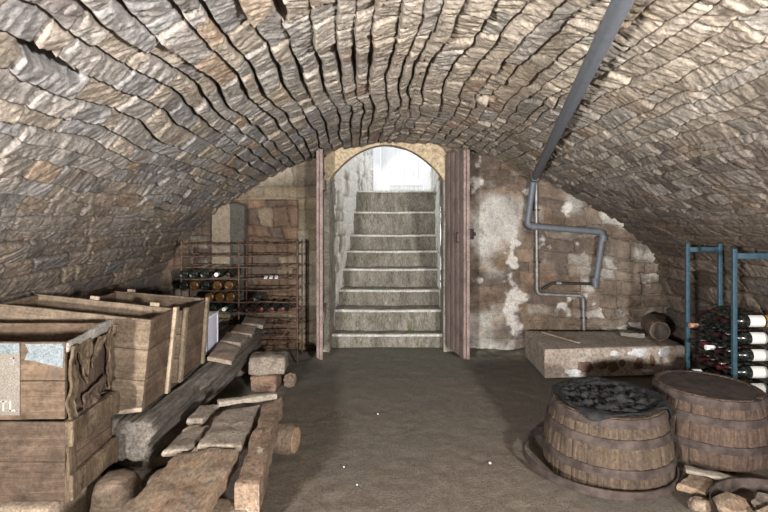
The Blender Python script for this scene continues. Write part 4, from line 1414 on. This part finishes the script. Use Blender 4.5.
# ------------------------------------------------------------------ blue rack on the right
RX0, RX1, RN, RF = 2.13, 2.36, 3.20, 3.70
br = thing('blue_wine_rack', 'blue painted steel wine rack by the right wall', 'wine rack', (RX0, 3.45, 0))
for y_ in (RN, RF):
    for x in (RX0, RX1):
        mb = MB(); mb.box((.026, .026, 1.10), (x - RX0, y_ - 3.45, .55), r=.003); mb.build('post', M['bluesteel'], br)
    mb = MB(); mb.box((RX1 - RX0, .02, .035), ((RX1 - RX0) / 2, y_ - 3.45, 1.055), r=.003); mb.build('top_bar', M['bluesteel'], br)
rl = [.105 + .107 * k for k in range(6)]
for z in rl:
    for x in (.035, .2):
        mb = MB(); mb.box((.018, RF - RN, .008), (x, 0, z - .0435), r=.002); mb.build('shelf_bar', M['iron'], br)
names = ['lowest', 'second', 'third', 'fourth', 'fifth', 'top']
cn = ['nearest', 'second from the front', 'third from the front', 'fourth from the front', 'rearmost']
pat = [['label', 'whitecap', 'darkred', 'darkred', 'whitecap'], ['label', 'darkred', 'dark_base', 'whitecap', 'whitecap'], ['label', 'red', 'darkred', 'darkred', 'darkred'],
       ['label', 'darkred', 'whitecap', 'red', 'dark_base'],
       ['label', 'darkred', 'dark_base', 'dark_base', 'copper'], ['labelorange', 'darkred', 'dark_base', 'darkred', None]]
lookn = {'label': 'white labelled', 'labelorange': 'white and orange labelled', 'whitecap': 'white capped', 'darkred': 'dark red capped', 'red': 'bright red capped', 'dark_base': 'black', 'copper': 'copper capped'}
g2 = np.random.default_rng(5)
for ri, z in enumerate(rl):
    for ci, kind in enumerate(pat[ri]):
        if kind is None: continue
        y_ = 3.275 + .088 * ci
        dx = float(g2.uniform(-.015, .02))
        # neck points to the room (-x)
        put_bottle(kind, (RX1 + .06 + dx, y_, z - .0395 + .0385), (R(float(g2.uniform(-3, 3))) + R(-90), R(-90) * 0 + 0, R(90)), f'{lookn[kind]} bottle, {names[ri]} row of the blue rack, {cn[ci]}', 'bottles in the blue rack')
for o in bpy.data.objects:
    if o.get('category') == 'bottle' and o.get('group') == 'bottles in the blue rack':
        o.rotation_mode = 'XYZ'
        o.rotation_euler = (R(-95), 0, R(0))
        # lay along -x, label facing the room
        rotm = Matrix.Rotation(R(-90), 4, 'Y') @ Matrix.Rotation(R(-115), 4, 'Z')
        o.rotation_euler = rotm.to_euler()

# ------------------------------------------------------------------ light
wd = bpy.data.worlds.new('World')
sc.world = wd
wd.use_nodes = True
bg = wd.node_tree.nodes['Background']
bg.inputs[0].default_value = (.92, .96, 1.0, 1)
bg.inputs[1].default_value = 2.1


def flash(name, loc, target, power, size):
    l = bpy.data.lights.new(name, 'AREA')
    l.shape = 'DISK'
    l.size = size
    l.energy = power
    l.color = (1, .975, .94)
    o = bpy.data.objects.new(name, l)
    C.objects.link(o)
    o.location = loc
    o.rotation_euler = (Vector(target) - Vector(loc)).to_track_quat('-Z', 'Y').to_euler()
    return o


flash('flash_lamp', (-1.2, -1.2, 1.2), (.25, 1.9, 2.5), 380, .25)
flash('flash_lamp', (1.4, -1.2, 1.3), (-.1, 1.9, 2.5), 380, .25)
sun = bpy.data.lights.new('sun', 'SUN')
sun.energy = .5
sun.angle = R(3)
so = bpy.data.objects.new('sun', sun)
C.objects.link(so)
so.rotation_euler = Vector((.15, .75, -.85)).to_track_quat('-Z', 'Y').to_euler()

sc.view_settings.view_transform = 'Standard'
sc.view_settings.look = 'None'
sc.view_settings.gamma = 1
sc.view_settings.exposure = 0.06
